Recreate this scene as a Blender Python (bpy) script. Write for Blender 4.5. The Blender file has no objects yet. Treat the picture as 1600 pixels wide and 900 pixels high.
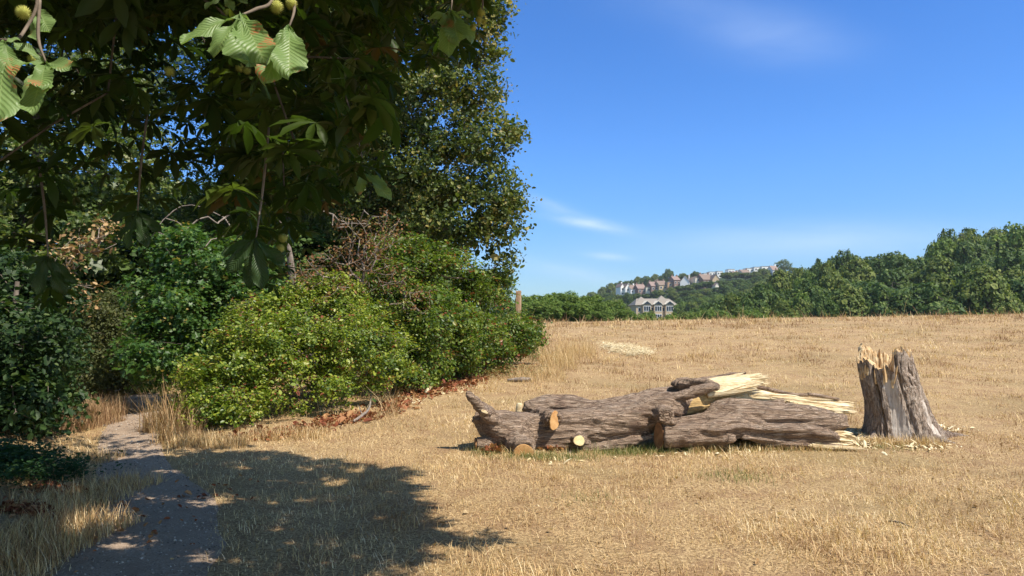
import bpy, math, random
import numpy as np
from mathutils import Vector, Matrix

# ------------------------------------------------------------------ camera
sc = bpy.context.scene
COL = sc.collection
EYE = 1.6
PITCH = math.atan(60.0 / 1156.0)
F = 1156.0
cam_d = bpy.data.cameras.new("camera")
cam_d.sensor_width = 36.0
cam_d.lens = 36.0 * F / 1600.0
cam_d.clip_start = 0.05
cam_d.clip_end = 6000.0
cam = bpy.data.objects.new("camera", cam_d)
cam.location = (0, 0, EYE)
cam.rotation_euler = (math.pi / 2 + PITCH, 0, 0)
COL.objects.link(cam)
sc.camera = cam

# ------------------------------------------------------------------ sky, sun, exposure
SUN_EL = math.radians(56)
SUN_AZ = math.radians(126)             # clockwise from +Y
TOSUN = np.array([math.sin(SUN_AZ) * math.cos(SUN_EL), math.cos(SUN_AZ) * math.cos(SUN_EL), math.sin(SUN_EL)])
SUN_STRENGTH = 4.9
SKY_STRENGTH = 0.15
sc.view_settings.view_transform = 'Standard'
sc.view_settings.look = 'None'
sc.view_settings.exposure = 0.60
sc.view_settings.gamma = 1.0
sc.view_settings.use_curve_mapping = False
sc.cycles.max_bounces = 6
sc.cycles.diffuse_bounces = 3
sc.cycles.transmission_bounces = 3
sc.cycles.glossy_bounces = 2
sc.cycles.transparent_max_bounces = 4
sc.cycles.use_denoising = True

sun_d = bpy.data.lights.new("sun", 'SUN')
sun_d.energy = SUN_STRENGTH
sun_d.angle = math.radians(0.5)
sun_d.color = (1.0, 0.92, 0.80)
sun_o = bpy.data.objects.new("sun", sun_d)
sun_o.rotation_euler = Vector(TOSUN).to_track_quat('Z', 'Y').to_euler()
sun_o.location = (10, -10, 30)
COL.objects.link(sun_o)


class NT:
    """tiny node-tree helper"""
    def __init__(s, tree):
        s.t = tree
        s.n = tree.nodes
        s.n.clear()

    def new(s, typ, ins=None, **props):
        nd = s.n.new(typ)
        for k, v in props.items():
            setattr(nd, k, v)
        for k, v in (ins or {}).items():
            s.set(nd, k, v)
        return nd

    def set(s, nd, k, v):
        sock = nd.inputs[k]
        if isinstance(v, bpy.types.NodeSocket):
            s.t.links.new(v, sock)
        else:
            if hasattr(sock, 'default_value'):
                if sock.type == 'RGBA' and len(v) == 3:
                    v = (*v, 1)
                sock.default_value = v

    def math(s, op, a, b=0.0, clamp=False):
        nd = s.n.new('ShaderNodeMath'); nd.operation = op; nd.use_clamp = clamp
        s.set(nd, 0, a); s.set(nd, 1, b)
        return nd.outputs[0]

    def mix(s, f, a, b, mode='MIX'):
        nd = s.n.new('ShaderNodeMix'); nd.data_type = 'RGBA'; nd.blend_type = mode
        nd.clamp_factor = True
        s.set(nd, 0, f); s.set(nd, 6, a); s.set(nd, 7, b)
        return nd.outputs[2]

    def noise(s, vec, scale, detail=3, rough=0.55, dist=0.0):
        nd = s.n.new('ShaderNodeTexNoise')
        s.set(nd, 'Vector', vec); s.set(nd, 'Scale', scale); s.set(nd, 'Detail', detail)
        s.set(nd, 'Roughness', rough); s.set(nd, 'Distortion', dist)
        return nd.outputs[0]

    def ramp(s, f, stops):
        nd = s.n.new('ShaderNodeValToRGB')
        el = nd.color_ramp.elements
        while len(el) < len(stops):
            el.new(0.5)
        for e, (p, c) in zip(el, stops):
            e.position = p
            e.color = (*c, 1) if len(c) == 3 else c
        s.set(nd, 0, f)
        return nd.outputs[0]

    def mapping(s, vec, scale=(1, 1, 1), rot=(0, 0, 0), loc=(0, 0, 0)):
        nd = s.n.new('ShaderNodeMapping')
        s.set(nd, 0, vec)
        nd.inputs['Scale'].default_value = scale
        nd.inputs['Rotation'].default_value = rot
        nd.inputs['Location'].default_value = loc
        return nd.outputs[0]

    def step(s, f, lo, hi):
        nd = s.n.new('ShaderNodeMapRange')
        nd.interpolation_type = 'SMOOTHSTEP'
        s.set(nd, 0, f); s.set(nd, 1, lo); s.set(nd, 2, hi)
        return nd.outputs[0]


world = bpy.data.worlds.new("World")
sc.world = world
world.use_nodes = True
w = NT(world.node_tree)
sky = w.new('ShaderNodeTexSky', sky_type='NISHITA')
sky.sun_disc = False
sky.sun_elevation = SUN_EL
sky.sun_rotation = SUN_AZ
sky.air_density = 1.0
sky.dust_density = 0.3
sky.ozone_density = 3.0
hsv = w.new('ShaderNodeHueSaturation', {'Hue': 0.5, 'Saturation': 1.22, 'Value': 1.0, 'Color': sky.outputs[0]})
tc = w.new('ShaderNodeTexCoord')
sep = w.new('ShaderNodeSeparateXYZ', {0: tc.outputs['Generated']})
den = w.math('MAXIMUM', sep.outputs[1], 0.02)
U = w.math('DIVIDE', sep.outputs[0], den)
V = w.math('DIVIDE', sep.outputs[2], den)
front = w.step(sep.outputs[1], 0.1, 0.3)
cmb = w.new('ShaderNodeCombineXYZ', {0: U, 1: V})


def cloud(u0, v0, su, sv, ang, amt, nscale, stretch, lo=0.35, hi=0.75):
    """a wisp of cirrus round one direction of the sky"""
    ca, sa = math.cos(ang), math.sin(ang)
    du = w.math('SUBTRACT', U, u0); dv = w.math('SUBTRACT', V, v0)
    a = w.math('ADD', w.math('MULTIPLY', du, ca), w.math('MULTIPLY', dv, sa))
    b = w.math('SUBTRACT', w.math('MULTIPLY', dv, ca), w.math('MULTIPLY', du, sa))
    aa = w.math('DIVIDE', a, su); bb = w.math('DIVIDE', b, sv)
    q = w.math('ADD', w.math('MULTIPLY', aa, aa), w.math('MULTIPLY', bb, bb))
    g = w.math('POWER', 2.718, w.math('MULTIPLY', q, -1.0))
    vec = w.new('ShaderNodeCombineXYZ', {0: w.math('DIVIDE', a, stretch), 1: b, 2: u0}).outputs[0]
    n = w.step(w.noise(vec, nscale, 5, 0.6, 0.4), lo, hi)
    return w.math('MULTIPLY', w.math('MULTIPLY', g, n), amt)


cl = [
    cloud(0.10, 0.141, 0.055, 0.0075, -0.20, 0.75, 40, 5, 0.2, 0.7),
    cloud(0.055, 0.165, 0.045, 0.008, -0.35, 0.25, 40, 5, 0.2, 0.7),
    cloud(0.36, 0.40, 0.10, 0.035, -0.12, 0.26, 9, 3, 0.1, 0.8),
    cloud(0.24, 0.45, 0.11, 0.03, -0.05, 0.12, 9, 3, 0.2, 0.8),
    cloud(0.42, 0.118, 0.22, 0.022, 0.03, 0.42, 14, 6, 0.1, 0.7),
    cloud(0.13, 0.095, 0.03, 0.005, -0.1, 0.4, 30, 4, 0.1, 0.7),
    cloud(0.08, 0.075, 0.10, 0.012, -0.2, 0.3, 22, 6, 0.2, 0.7),
]
tot = cl[0]
for c in cl[1:]:
    tot = w.math('ADD', tot, c)
tot = w.math('MULTIPLY', w.math('MINIMUM', tot, 0.85), front)
sky_tint = w.mix(w.step(sep.outputs[2], 0.0, 0.24), (0.383, 0.49, 0.63), (0.50, 0.66, 0.90))
rear_sky = w.step(sep.outputs[1], 0.25, -0.25)      # unseen sky behind the view, tinted apart from the visible part
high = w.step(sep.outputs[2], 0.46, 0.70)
sky_tint = w.mix(w.math('MAXIMUM', rear_sky, high), sky_tint, (1.10, 0.97, 0.88))  # warm tint added out of view, behind and overhead, to lift the shade
deep = w.mix(1.0, hsv.outputs[0], sky_tint, 'MULTIPLY')
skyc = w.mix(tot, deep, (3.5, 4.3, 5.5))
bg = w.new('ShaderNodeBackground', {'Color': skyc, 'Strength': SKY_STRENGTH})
out = w.new('ShaderNodeOutputWorld', {'Surface': bg.outputs[0]})

HAZE = True
# ------------------------------------------------------------------ helpers
cp_, sp_ = math.cos(PITCH), math.sin(PITCH)


def W(px, py, d):
    """world point seen at photograph pixel (px, py) lying at depth y = d"""
    X = (px - 800.0) / F; Yv = -(py - 450.0) / F
    dy = cp_ - Yv * sp_
    dz = sp_ + Yv * cp_
    t = d / dy
    return np.array([X * t, d, EYE + dz * t])


def proj(P):
    P = np.atleast_2d(P)
    x = P[:, 0]; y = P[:, 1]; z = P[:, 2] - EYE
    dep = y * cp_ + z * sp_
    up = z * cp_ - y * sp_
    dd = np.where(dep > 0.05, dep, np.nan)
    return 800 + F * x / dd, 450 - F * up / dd, dep


def sstep(x, a, b):
    t = np.clip((np.asarray(x, float) - a) / (b - a), 0, 1)
    return t * t * (3 - 2 * t)


def _hash(i, j, k, seed):
    n = (i.astype(np.int64) * 374761393 + j.astype(np.int64) * 668265263 + k.astype(np.int64) * 2147483647 + seed * 974634777) & 0xffffffff
    n = ((n ^ (n >> 13)) * 1274126177) & 0xffffffff
    n = (n ^ (n >> 16)) & 0xffffffff
    return n / 4294967295.0


def vnoise(P, seed=0):
    P = np.asarray(P, float)
    I = np.floor(P).astype(np.int64); f = P - I; f = f * f * (3 - 2 * f)
    r = 0
    for dx in (0, 1):
        wx = f[:, 0] if dx else 1 - f[:, 0]
        for dy in (0, 1):
            wy = f[:, 1] if dy else 1 - f[:, 1]
            for dz in (0, 1):
                wz = f[:, 2] if dz else 1 - f[:, 2]
                r = r + wx * wy * wz * _hash(I[:, 0] + dx, I[:, 1] + dy, I[:, 2] + dz, seed)
    return r * 2 - 1


def fbm(P, oct=4, seed=0, gain=0.5):
    P = np.asarray(P, float); a = 1.0; s = 0; tot = 0
    for o in range(oct):
        s = s + a * vnoise(P * (2 ** o) + 17.3 * o, seed + o); tot += a; a *= gain
    return s / tot


def tag(o, label=None, cat=None, group=None, kind=None):
    if label: o['label'] = label
    if cat: o['category'] = cat
    if group: o['group'] = group
    if kind: o['kind'] = kind
    return o


def empty(name, loc, label, cat, group=None):
    o = bpy.data.objects.new(name, None)
    o.location = tuple(float(v) for v in loc)
    o.empty_display_size = 0.3
    COL.objects.link(o)
    return tag(o, label, cat, group)


def link(name, me, parent=None, mats=(), world_coords=True):
    """link a mesh object; a child's mesh is given in world coordinates and moved into the parent's frame"""
    o = bpy.data.objects.new(name, me)
    me.name = name
    for m in mats:
        me.materials.append(m)
    COL.objects.link(o)
    if parent is not None:
        o.parent = parent
        if world_coords:
            me.transform(Matrix.Translation(-Vector(parent.location)))
    return o


def mesh_np(V, sizes, loops, face_attr=None, smooth=False, mat_idx=None, name="m"):
    """mesh from arrays: V (n,3), sizes (nf,), loops flat"""
    me = bpy.data.meshes.new(name)
    V = np.ascontiguousarray(V, dtype=np.float32)
    me.vertices.add(len(V)); me.vertices.foreach_set('co', V.ravel())
    loops = np.ascontiguousarray(loops, dtype=np.int32).ravel()
    sizes = np.asarray(sizes, dtype=np.int32)
    me.loops.add(len(loops)); me.loops.foreach_set('vertex_index', loops)
    st = np.zeros(len(sizes), np.int32); st[1:] = np.cumsum(sizes)[:-1]
    me.polygons.add(len(sizes)); me.polygons.foreach_set('loop_start', st)
    if mat_idx is not None:
        me.polygons.foreach_set('material_index', np.asarray(mat_idx, np.int32))
    me.polygons.foreach_set('use_smooth', np.full(len(sizes), bool(smooth)))
    me.update(calc_edges=True)
    for k, v in (face_attr or {}).items():
        a = me.attributes.new(k, 'FLOAT', 'FACE')
        a.data.foreach_set('value', np.ascontiguousarray(v, np.float32))
    return me


def basis(n, rng, up=None):
    """rotation matrices (rows = x,y,z axes) whose z axis is n, y axis random (or near up)"""
    n = n / np.maximum(np.linalg.norm(n, axis=1, keepdims=True), 1e-9)
    r = rng.normal(size=n.shape) if up is None else up + 0.0 * n
    y = r - (r * n).sum(1, keepdims=True) * n
    y /= np.maximum(np.linalg.norm(y, axis=1, keepdims=True), 1e-9)
    x = np.cross(y, n)
    return np.stack([x, y, n], axis=1)


def scatter(T, faces, P, R, S, rnd):
    """copies of a template (verts T, faces list) at points P with row-bases R, scales S; one mesh"""
    T = np.asarray(T, float); k = len(T); n = len(P)
    S = np.asarray(S, float)
    if S.ndim == 1: S = np.repeat(S[:, None], 3, 1)
    V = np.einsum('kc,nc,ncd->nkd', T, S, R) + P[:, None, :]
    fl = np.concatenate([np.array(f) for f in faces])
    sz = np.array([len(f) for f in faces])
    loops = (fl[None, :] + (np.arange(n) * k)[:, None]).ravel()
    sizes = np.tile(sz, n)
    return V.reshape(-1, 3), sizes, loops, np.repeat(rnd, len(faces))


def join_np(parts):
    Vs, Ss, Ls, Rs = [], [], [], []; off = 0
    for V, s, l, r in parts:
        Vs.append(V); Ss.append(s); Ls.append(l + off); Rs.append(r); off += len(V)
    return np.concatenate(Vs), np.concatenate(Ss), np.concatenate(Ls), np.concatenate(Rs)


def grid_mesh(P, close_u=False, close_v=False):
    """P (nu,nv,3) -> V,sizes,loops"""
    nu, nv = P.shape[:2]
    idx = np.arange(nu * nv).reshape(nu, nv)
    iu = np.arange(nu if close_u else nu - 1); iv = np.arange(nv if close_v else nv - 1)
    a = idx[iu][:, iv]; b = idx[(iu + 1) % nu][:, iv]
    c = idx[(iu + 1) % nu][:, (iv + 1) % nv]; d = idx[iu][:, (iv + 1) % nv]
    q = np.stack([a, b, c, d], -1).reshape(-1, 4)
    return P.reshape(-1, 3), np.full(len(q), 4), q.ravel()


def tubes(segs, sides=5):
    """tapered tube pieces; segs: arrays A(n,3), B(n,3), ra, rb"""
    A, B, ra, rb = segs
    A = np.asarray(A, float); B = np.asarray(B, float)
    d = B - A
    n = d / np.maximum(np.linalg.norm(d, axis=1, keepdims=True), 1e-9)
    ref = np.where(np.abs(n[:, 2:3]) > 0.9, np.array([[1., 0, 0]]), np.array([[0, 0, 1.]]))
    x = np.cross(ref, n); x /= np.maximum(np.linalg.norm(x, axis=1, keepdims=True), 1e-9)
    y = np.cross(n, x)
    t = np.arange(sides) * 2 * math.pi / sides
    ring = np.cos(t)[None, :, None] * x[:, None, :] + np.sin(t)[None, :, None] * y[:, None, :]
    Va = A[:, None, :] + ring * np.asarray(ra)[:, None, None]
    Vb = B[:, None, :] + ring * np.asarray(rb)[:, None, None]
    V = np.concatenate([Va, Vb], axis=1).reshape(-1, 3)
    k = np.arange(sides); k2 = (k + 1) % sides
    q = np.stack([k, k2, k2 + sides, k + sides], -1).ravel()
    caps = np.concatenate([q, np.arange(sides)[::-1], np.arange(sides) + sides])
    n_ = len(A)
    loops = (caps[None, :] + (np.arange(n_) * 2 * sides)[:, None]).ravel()
    sizes = np.tile(np.array([4] * sides + [sides, sides]), n_)
    return V, sizes, loops, np.zeros(len(sizes))


# ------------------------------------------------------------------ terrain
def path_c(y):
    ys = np.array([-8, 2.0, 4.7, 6.4, 8.0, 9.7, 12.0, 14.3, 17.5, 22])
    xs = np.array([-1.0, -1.70, -2.40, -2.95, -3.95, -5.0, -6.1, -7.1, -8.6, -12.5])
    return np.interp(y, ys, xs)


PY_, PX_ = np.linspace(-8, 22, 121), None
_k = np.ones(9) / 9
PX_ = np.convolve(np.pad(path_c(PY_), 4, mode='edge'), _k, mode='valid')


def path_x(y):
    return np.interp(y, PY_, PX_)


def height(x, y):
    x = np.asarray(x, float); y = np.asarray(y, float)
    xe = np.clip(x, -40, 60)
    zc = 1.80 + 0.0165 * np.clip(xe, -10, 60)
    t = np.clip((y - 9.0) / 38.0, 0, None)
    # steady climb, rounded off into the crest, then falling into the valley
    s = np.where(t < 0.8, t, np.where(t < 1.3, 0.8 + (t - 0.8) - (t - 0.8) ** 2 * 1.0, 1.05))
    s = s - 3.2 * sstep(y, 62, 120)
    left = sstep(x, -11, -1.5)
    s = s * left + (1 - left) * (-0.15 * sstep(y, 14, 40) - 2.0 * sstep(y, 60, 120))
    z = zc * s
    # gentle mound by the left edge of the path
    px = path_x(np.clip(y, -8, 22))
    dl = (px - 0.35) - x
    z = z + 0.22 * sstep(dl, 0.0, 1.6) * sstep(y, -2, 3) * (1 - sstep(y, 11, 14))
    # valley and the far hillside with the town on it
    u = x / np.maximum(y, 30)
    z = z + 44 * sstep(y, 150, 600) * (0.20 + 0.80 * sstep(u, -0.02, 0.30)) * sstep(u, -0.2, 0.08)
    z = z + 7.0 * sstep(y, 95, 170) * sstep(u, 0.15, 0.6)
    # small undulation
    P = np.stack([x.ravel(), y.ravel(), np.zeros(x.size)], -1)
    z = z + (0.035 * vnoise(P * 0.55, 3) + 0.012 * vnoise(P * 2.1, 5)).reshape(x.shape)
    return z


def G(px, py):
    """ground point seen at photograph pixel"""
    d = np.exp(np.linspace(math.log(2.5), math.log(900), 4000))
    X = (px - 800.0) / F; Yv = -(py - 450.0) / F
    t = d / (cp_ - Yv * sp_)
    x = X * t; z = EYE + (sp_ + Yv * cp_) * t
    h = height(x, d)
    k = np.argmax(z <= h)
    if z[k] > h[k]: k = len(d) - 1
    return np.array([x[k], d[k], h[k]])


def axis_spacing(lo, hi, fine, grow, far_lo, far_hi):
    c = list(np.arange(lo, hi + 1e-6, fine))
    s = fine; v = c[-1]
    while v < far_hi:
        s *= grow; v += s; c.append(min(v, far_hi))
    s = fine; v = c[0]; pre = []
    while v > far_lo:
        s *= grow; v -= s; pre.append(max(v, far_lo))
    return np.array(pre[::-1] + c)


# ------------------------------------------------------------------ materials
def mat(name):
    m = bpy.data.materials.new(name)
    m.use_nodes = True
    return m, NT(m.node_tree)


def finish(n, col, rough=0.8, bump=None, bump_d=0.02, bump_s=0.6, spec=0.3, extra=None):
    ins = {'Base Color': col, 'Roughness': rough, 'Specular IOR Level': spec}
    p = n.new('ShaderNodeBsdfPrincipled', ins)
    if bump is not None:
        b = n.new('ShaderNodeBump', {'Height': bump, 'Distance': bump_d, 'Strength': bump_s})
        n.t.links.new(b.outputs[0], p.inputs['Normal'])
    sh = p.outputs[0]
    n.new('ShaderNodeOutputMaterial', {'Surface': sh})
    return p


def leaf_mat(name, stops, trans=0.35, rough=0.5, spec=0.35, blotch=None, tcol=1.6):
    m, n = mat(name)
    at = n.new('ShaderNodeAttribute', attribute_name='rnd').outputs['Fac']
    col = n.ramp(at, stops)
    if blotch:
        g = n.new('ShaderNodeNewGeometry').outputs['Position']
        f = n.step(n.noise(g, blotch[0], 3, 0.6), blotch[1], blotch[1] + 0.08)
        col = n.mix(f, col, blotch[2])
    p = n.new('ShaderNodeBsdfPrincipled', {'Base Color': col, 'Roughness': rough, 'Specular IOR Level': spec})
    tc_ = n.mix(1.0, col, (tcol, tcol * 1.05, tcol * 0.55), 'MULTIPLY')
    t = n.new('ShaderNodeBsdfTranslucent', {'Color': tc_})
    mx = n.new('ShaderNodeMixShader', {0: trans, 1: p.outputs[0], 2: t.outputs[0]})
    n.new('ShaderNodeOutputMaterial', {'Surface': mx.outputs[0]})
    return m


M = {}
# leaves: reflectances; the spread is that of real leaves on one plant
M['oak_leaf'] = leaf_mat('oak_leaf', [(0, (0.038, 0.064, 0.012)), (0.45, (0.085, 0.120, 0.022)), (0.8, (0.17, 0.19, 0.04)), (1, (0.32, 0.26, 0.08))], 0.30, 0.5, 0.35)
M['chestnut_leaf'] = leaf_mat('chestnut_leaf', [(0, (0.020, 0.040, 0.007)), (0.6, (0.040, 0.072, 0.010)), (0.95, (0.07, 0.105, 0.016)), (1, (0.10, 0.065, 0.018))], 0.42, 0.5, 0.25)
M['bramble_leaf'] = leaf_mat('bramble_leaf', [(0, (0.055, 0.105, 0.012)), (0.4, (0.15, 0.215, 0.022)), (0.75, (0.29, 0.34, 0.040)), (0.96, (0.34, 0.34, 0.07)), (1, (0.24, 0.07, 0.03))], 0.35, 0.42, 0.5)
M['maple_leaf'] = leaf_mat('maple_leaf', [(0, (0.030, 0.078, 0.016)), (0.6, (0.070, 0.145, 0.028)), (0.93, (0.14, 0.21, 0.04)), (1, (0.32, 0.24, 0.07))], 0.35, 0.45, 0.45)
M['willow_leaf'] = leaf_mat('willow_leaf', [(0, (0.045, 0.060, 0.018)), (0.6, (0.085, 0.10, 0.03)), (1, (0.16, 0.15, 0.05))], 0.3, 0.55, 0.3)
M['pale_leaf'] = leaf_mat('pale_leaf', [(0, (0.040, 0.075, 0.014)), (0.6, (0.09, 0.13, 0.026)), (1, (0.20, 0.21, 0.06))], 0.35, 0.45, 0.45)
M['ivy_leaf'] = leaf_mat('ivy_leaf', [(0, (0.014, 0.036, 0.010)), (0.7, (0.034, 0.070, 0.016)), (1, (0.08, 0.12, 0.025))], 0.25, 0.55, 0.3)
M['hawthorn_leaf'] = leaf_mat('hawthorn_leaf', [(0, (0.038, 0.080, 0.012)), (0.5, (0.115, 0.18, 0.022)), (0.85, (0.23, 0.275, 0.038)), (0.96, (0.24, 0.22, 0.06)), (1, (0.24, 0.07, 0.03))], 0.35, 0.45, 0.4)
M['rust_leaf'] = leaf_mat('rust_leaf', [(0, (0.13, 0.035, 0.016)), (0.45, (0.26, 0.085, 0.038)), (1, (0.46, 0.26, 0.12))], 0.2, 0.7, 0.2, tcol=1.1)
M['withered_leaf'] = leaf_mat('withered_leaf', [(0, (0.13, 0.055, 0.025)), (0.5, (0.24, 0.12, 0.05)), (0.8, (0.30, 0.22, 0.08)), (1, (0.14, 0.19, 0.04))], 0.2, 0.7, 0.2, tcol=1.1)
M['dead_leaf'] = leaf_mat('dead_leaf', [(0, (0.22, 0.13, 0.06)), (0.6, (0.42, 0.27, 0.13)), (1, (0.55, 0.42, 0.24))], 0.25, 0.7, 0.2, tcol=1.1)
M['far_a'] = leaf_mat('far_leaf_dark', [(0, (0.034, 0.070, 0.014)), (0.6, (0.076, 0.128, 0.024)), (1, (0.14, 0.185, 0.038))], 0.25, 0.6, 0.25)
M['far_b'] = leaf_mat('far_leaf_mid', [(0, (0.058, 0.090, 0.016)), (0.6, (0.125, 0.170, 0.028)), (1, (0.20, 0.22, 0.045))], 0.25, 0.6, 0.25)
M['far_c'] = leaf_mat('far_leaf_bright', [(0, (0.065, 0.12, 0.018)), (0.6, (0.13, 0.195, 0.030)), (1, (0.19, 0.24, 0.045))], 0.28, 0.6, 0.25)
M['straw'] = leaf_mat('dry_grass', [(0, (0.25, 0.135, 0.065)), (0.4, (0.52, 0.34, 0.162)), (0.8, (0.75, 0.56, 0.285)), (1, (0.88, 0.72, 0.46))], 0.25, 0.6, 0.3, tcol=1.0)
M['green_grass'] = leaf_mat('green_grass', [(0, (0.07, 0.095, 0.025)), (0.5, (0.14, 0.17, 0.05)), (1, (0.44, 0.37, 0.17))], 0.3, 0.6, 0.3)
M['nettle'] = leaf_mat('nettle_leaf', [(0, (0.018, 0.050, 0.014)), (0.7, (0.030, 0.075, 0.02)), (1, (0.06, 0.11, 0.03))], 0.3, 0.6, 0.3)
M['conker'] = leaf_mat('conker_husk', [(0, (0.36, 0.40, 0.09)), (1, (0.50, 0.50, 0.13))], 0.15, 0.6, 0.3)
M['chip'] = leaf_mat('wood_chip', [(0, (0.55, 0.42, 0.22)), (0.5, (0.74, 0.62, 0.38)), (1, (0.86, 0.78, 0.55))], 0.1, 0.7, 0.2, tcol=1.0)

m, n = mat('twig_bark'); g = n.new('ShaderNodeNewGeometry').outputs['Position']
finish(n, n.ramp(n.noise(g, 9, 4), [(0.3, (0.09, 0.07, 0.055)), (0.7, (0.22, 0.18, 0.14))]), 0.85, n.noise(g, 60, 3), 0.004)
M['twig'] = m
m, n = mat('pale_dead_wood'); g = n.new('ShaderNodeNewGeometry').outputs['Position']
finish(n, n.ramp(n.noise(g, 14, 4), [(0.3, (0.13, 0.10, 0.08)), (0.7, (0.32, 0.27, 0.22))]), 0.85, n.noise(g, 60, 3), 0.004)
M['dead_wood'] = m
m, n = mat('trunk_bark'); tcn = n.new('ShaderNodeTexCoord').outputs['Object']
mp = n.mapping(tcn, (14, 14, 2.2)); nz = n.noise(mp, 1.6, 6, 0.65, 0.6)
finish(n, n.ramp(nz, [(0.3, (0.035, 0.028, 0.022)), (0.55, (0.13, 0.105, 0.08)), (0.75, (0.22, 0.19, 0.15))]), 0.9, nz, 0.03, 0.9)
M['trunk'] = m

# bark of the fallen trunk: furrows run along x
def bark_mat(name, mapscale, pal, rot=(0, 0, 0), crack=0.35):
    m, n = mat(name)
    tcn = n.new('ShaderNodeTexCoord').outputs['Object']
    base = n.mapping(tcn, (1, 1, 1), rot)
    mp = n.mapping(base, mapscale)
    a = n.noise(mp, 2.2, 8, 0.72, 1.6)
    fine = n.noise(base, 70, 5, 0.7)
    big = n.noise(base, 2.3, 4, 0.6, 0.3)
    patch = n.noise(base, 7, 5, 0.65)
    vor = n.new('ShaderNodeTexVoronoi', {'Vector': n.mapping(mp, (1.6, 1.6, 1.6)), 'Scale': 1.0, 'Randomness': 1.0}, feature='DISTANCE_TO_EDGE')
    cr = n.step(n.math('ADD', vor.outputs[0], n.math('MULTIPLY', n.math('SUBTRACT', a, 0.5), 0.5)), -0.02, 0.14)
    col = n.ramp(n.math('ADD', n.math('MULTIPLY', a, 0.7), n.math('MULTIPLY', fine, 0.3)), pal)
    col = n.mix(n.math('MULTIPLY', n.step(patch, 0.56, 0.7), 0.40), col, (0.46, 0.39, 0.32))
    col = n.mix(n.math('MULTIPLY', n.step(big, 0.52, 0.68), 0.5), col, (0.20, 0.12, 0.085))
    col = n.mix(n.math('MULTIPLY', n.math('SUBTRACT', 1.0, cr), crack), col, (0.045, 0.033, 0.028))
    h = n.math('ADD', n.math('MULTIPLY', a, 1.2), n.math('ADD', n.math('MULTIPLY', cr, 0.35), n.math('MULTIPLY', fine, 0.6)))
    finish(n, col, 0.9, h, 0.045, 1.0, 0.2)
    return m


M['log_bark'] = bark_mat('log_bark', (2.0, 17, 17), [(0.32, (0.07, 0.042, 0.028)), (0.42, (0.26, 0.175, 0.12)), (0.52, (0.46, 0.33, 0.235)), (0.65, (0.68, 0.55, 0.43))])
M['stump_bark'] = bark_mat('stump_bark', (15, 15, 2.6), [(0.33, (0.08, 0.055, 0.042)), (0.42, (0.32, 0.235, 0.175)), (0.52, (0.56, 0.445, 0.35)), (0.65, (0.78, 0.69, 0.58))])


def torn_mat(name, mapscale, pal):
    m, n = mat(name)
    g = n.new('ShaderNodeTexCoord').outputs['Object']
    mp = n.mapping(g, mapscale)
    a = n.noise(mp, 3.0, 7, 0.65, 0.5)
    b = n.noise(g, 5, 4, 0.6)
    col = n.ramp(n.math('ADD', n.math('MULTIPLY', a, 0.75), n.math('MULTIPLY', b, 0.25)), pal)
    finish(n, col, 0.75, a, 0.012, 0.8, 0.2)
    return m


M['torn'] = torn_mat('torn_wood', (2.5, 28, 28), [(0.28, (0.20, 0.12, 0.055)), (0.42, (0.55, 0.40, 0.21)), (0.55, (0.72, 0.61, 0.40)), (0.75, (0.80, 0.74, 0.58))])
M['heart'] = torn_mat('heart_wood', (22, 22, 3.5), [(0.3, (0.28, 0.14, 0.05)), (0.46, (0.56, 0.36, 0.17)), (0.58, (0.74, 0.60, 0.38)), (0.75, (0.82, 0.75, 0.58))])
M['bare'] = torn_mat('bare_wood', (16, 16, 2.5), [(0.3, (0.24, 0.19, 0.16)), (0.5, (0.46, 0.40, 0.34)), (0.75, (0.66, 0.60, 0.53))])
M['inner'] = torn_mat('stained_wood', (2.5, 22, 22), [(0.3, (0.16, 0.09, 0.045)), (0.5, (0.42, 0.28, 0.12)), (0.7, (0.66, 0.50, 0.24))])


def cut_mat(name, pal):
    m, n = mat(name)
    g = n.new('ShaderNodeTexCoord').outputs['Object']
    r = n.new('ShaderNodeVectorMath', {0: g}, operation='LENGTH').outputs['Value']
    nz = n.noise(g, 12, 4)
    rings = n.math('SINE', n.math('ADD', n.math('MULTIPLY', r, 420), n.math('MULTIPLY', nz, 9)))
    f = n.math('ADD', n.math('MULTIPLY', rings, 0.13), nz)
    finish(n, n.ramp(f, pal), 0.8, f, 0.003, 0.5, 0.2)
    return m


M['cut_orange'] = cut_mat('sawn_orange', [(0.25, (0.36, 0.17, 0.06)), (0.5, (0.56, 0.31, 0.12)), (0.75, (0.68, 0.45, 0.21))])
M['cut_pale'] = cut_mat('sawn_pale', [(0.25, (0.60, 0.44, 0.18)), (0.5, (0.78, 0.64, 0.34)), (0.75, (0.84, 0.74, 0.48))])
M['cut_brown'] = cut_mat('sawn_brown', [(0.25, (0.14, 0.07, 0.035)), (0.5, (0.26, 0.13, 0.06)), (0.75, (0.36, 0.20, 0.10))])

# ------------------------------------------------------------------ ground
xs = axis_spacing(-9, 9, 0.12, 1.045, -900, 900)
ys = axis_spacing(3.0, 16, 0.12, 1.035, -80, 1100)
XX, YY = np.meshgrid(xs, ys, indexing='ij')
ZZ = height(XX, YY)
Pg = np.stack([XX, YY, ZZ], -1)
V_, s_, l_ = grid_mesh(Pg)
me = mesh_np(V_, s_, l_, smooth=True)
m, n = mat('dry_meadow')
g = n.new('ShaderNodeNewGeometry').outputs['Position']
nf = n.noise(n.mapping(g, (1, 1, 1)), 45, 6, 0.7)
nm = n.noise(g, 2.6, 5, 0.6)
nb = n.noise(g, 0.35, 4, 0.6)
col = n.ramp(nf, [(0.32, (0.10, 0.06, 0.035)), (0.45, (0.27, 0.18, 0.092)), (0.56, (0.48, 0.335, 0.17)), (0.72, (0.70, 0.53, 0.295))])
col = n.mix(n.math('MULTIPLY', n.step(nm, 0.45, 0.65), 0.6), col, (0.27, 0.165, 0.09))
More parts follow.
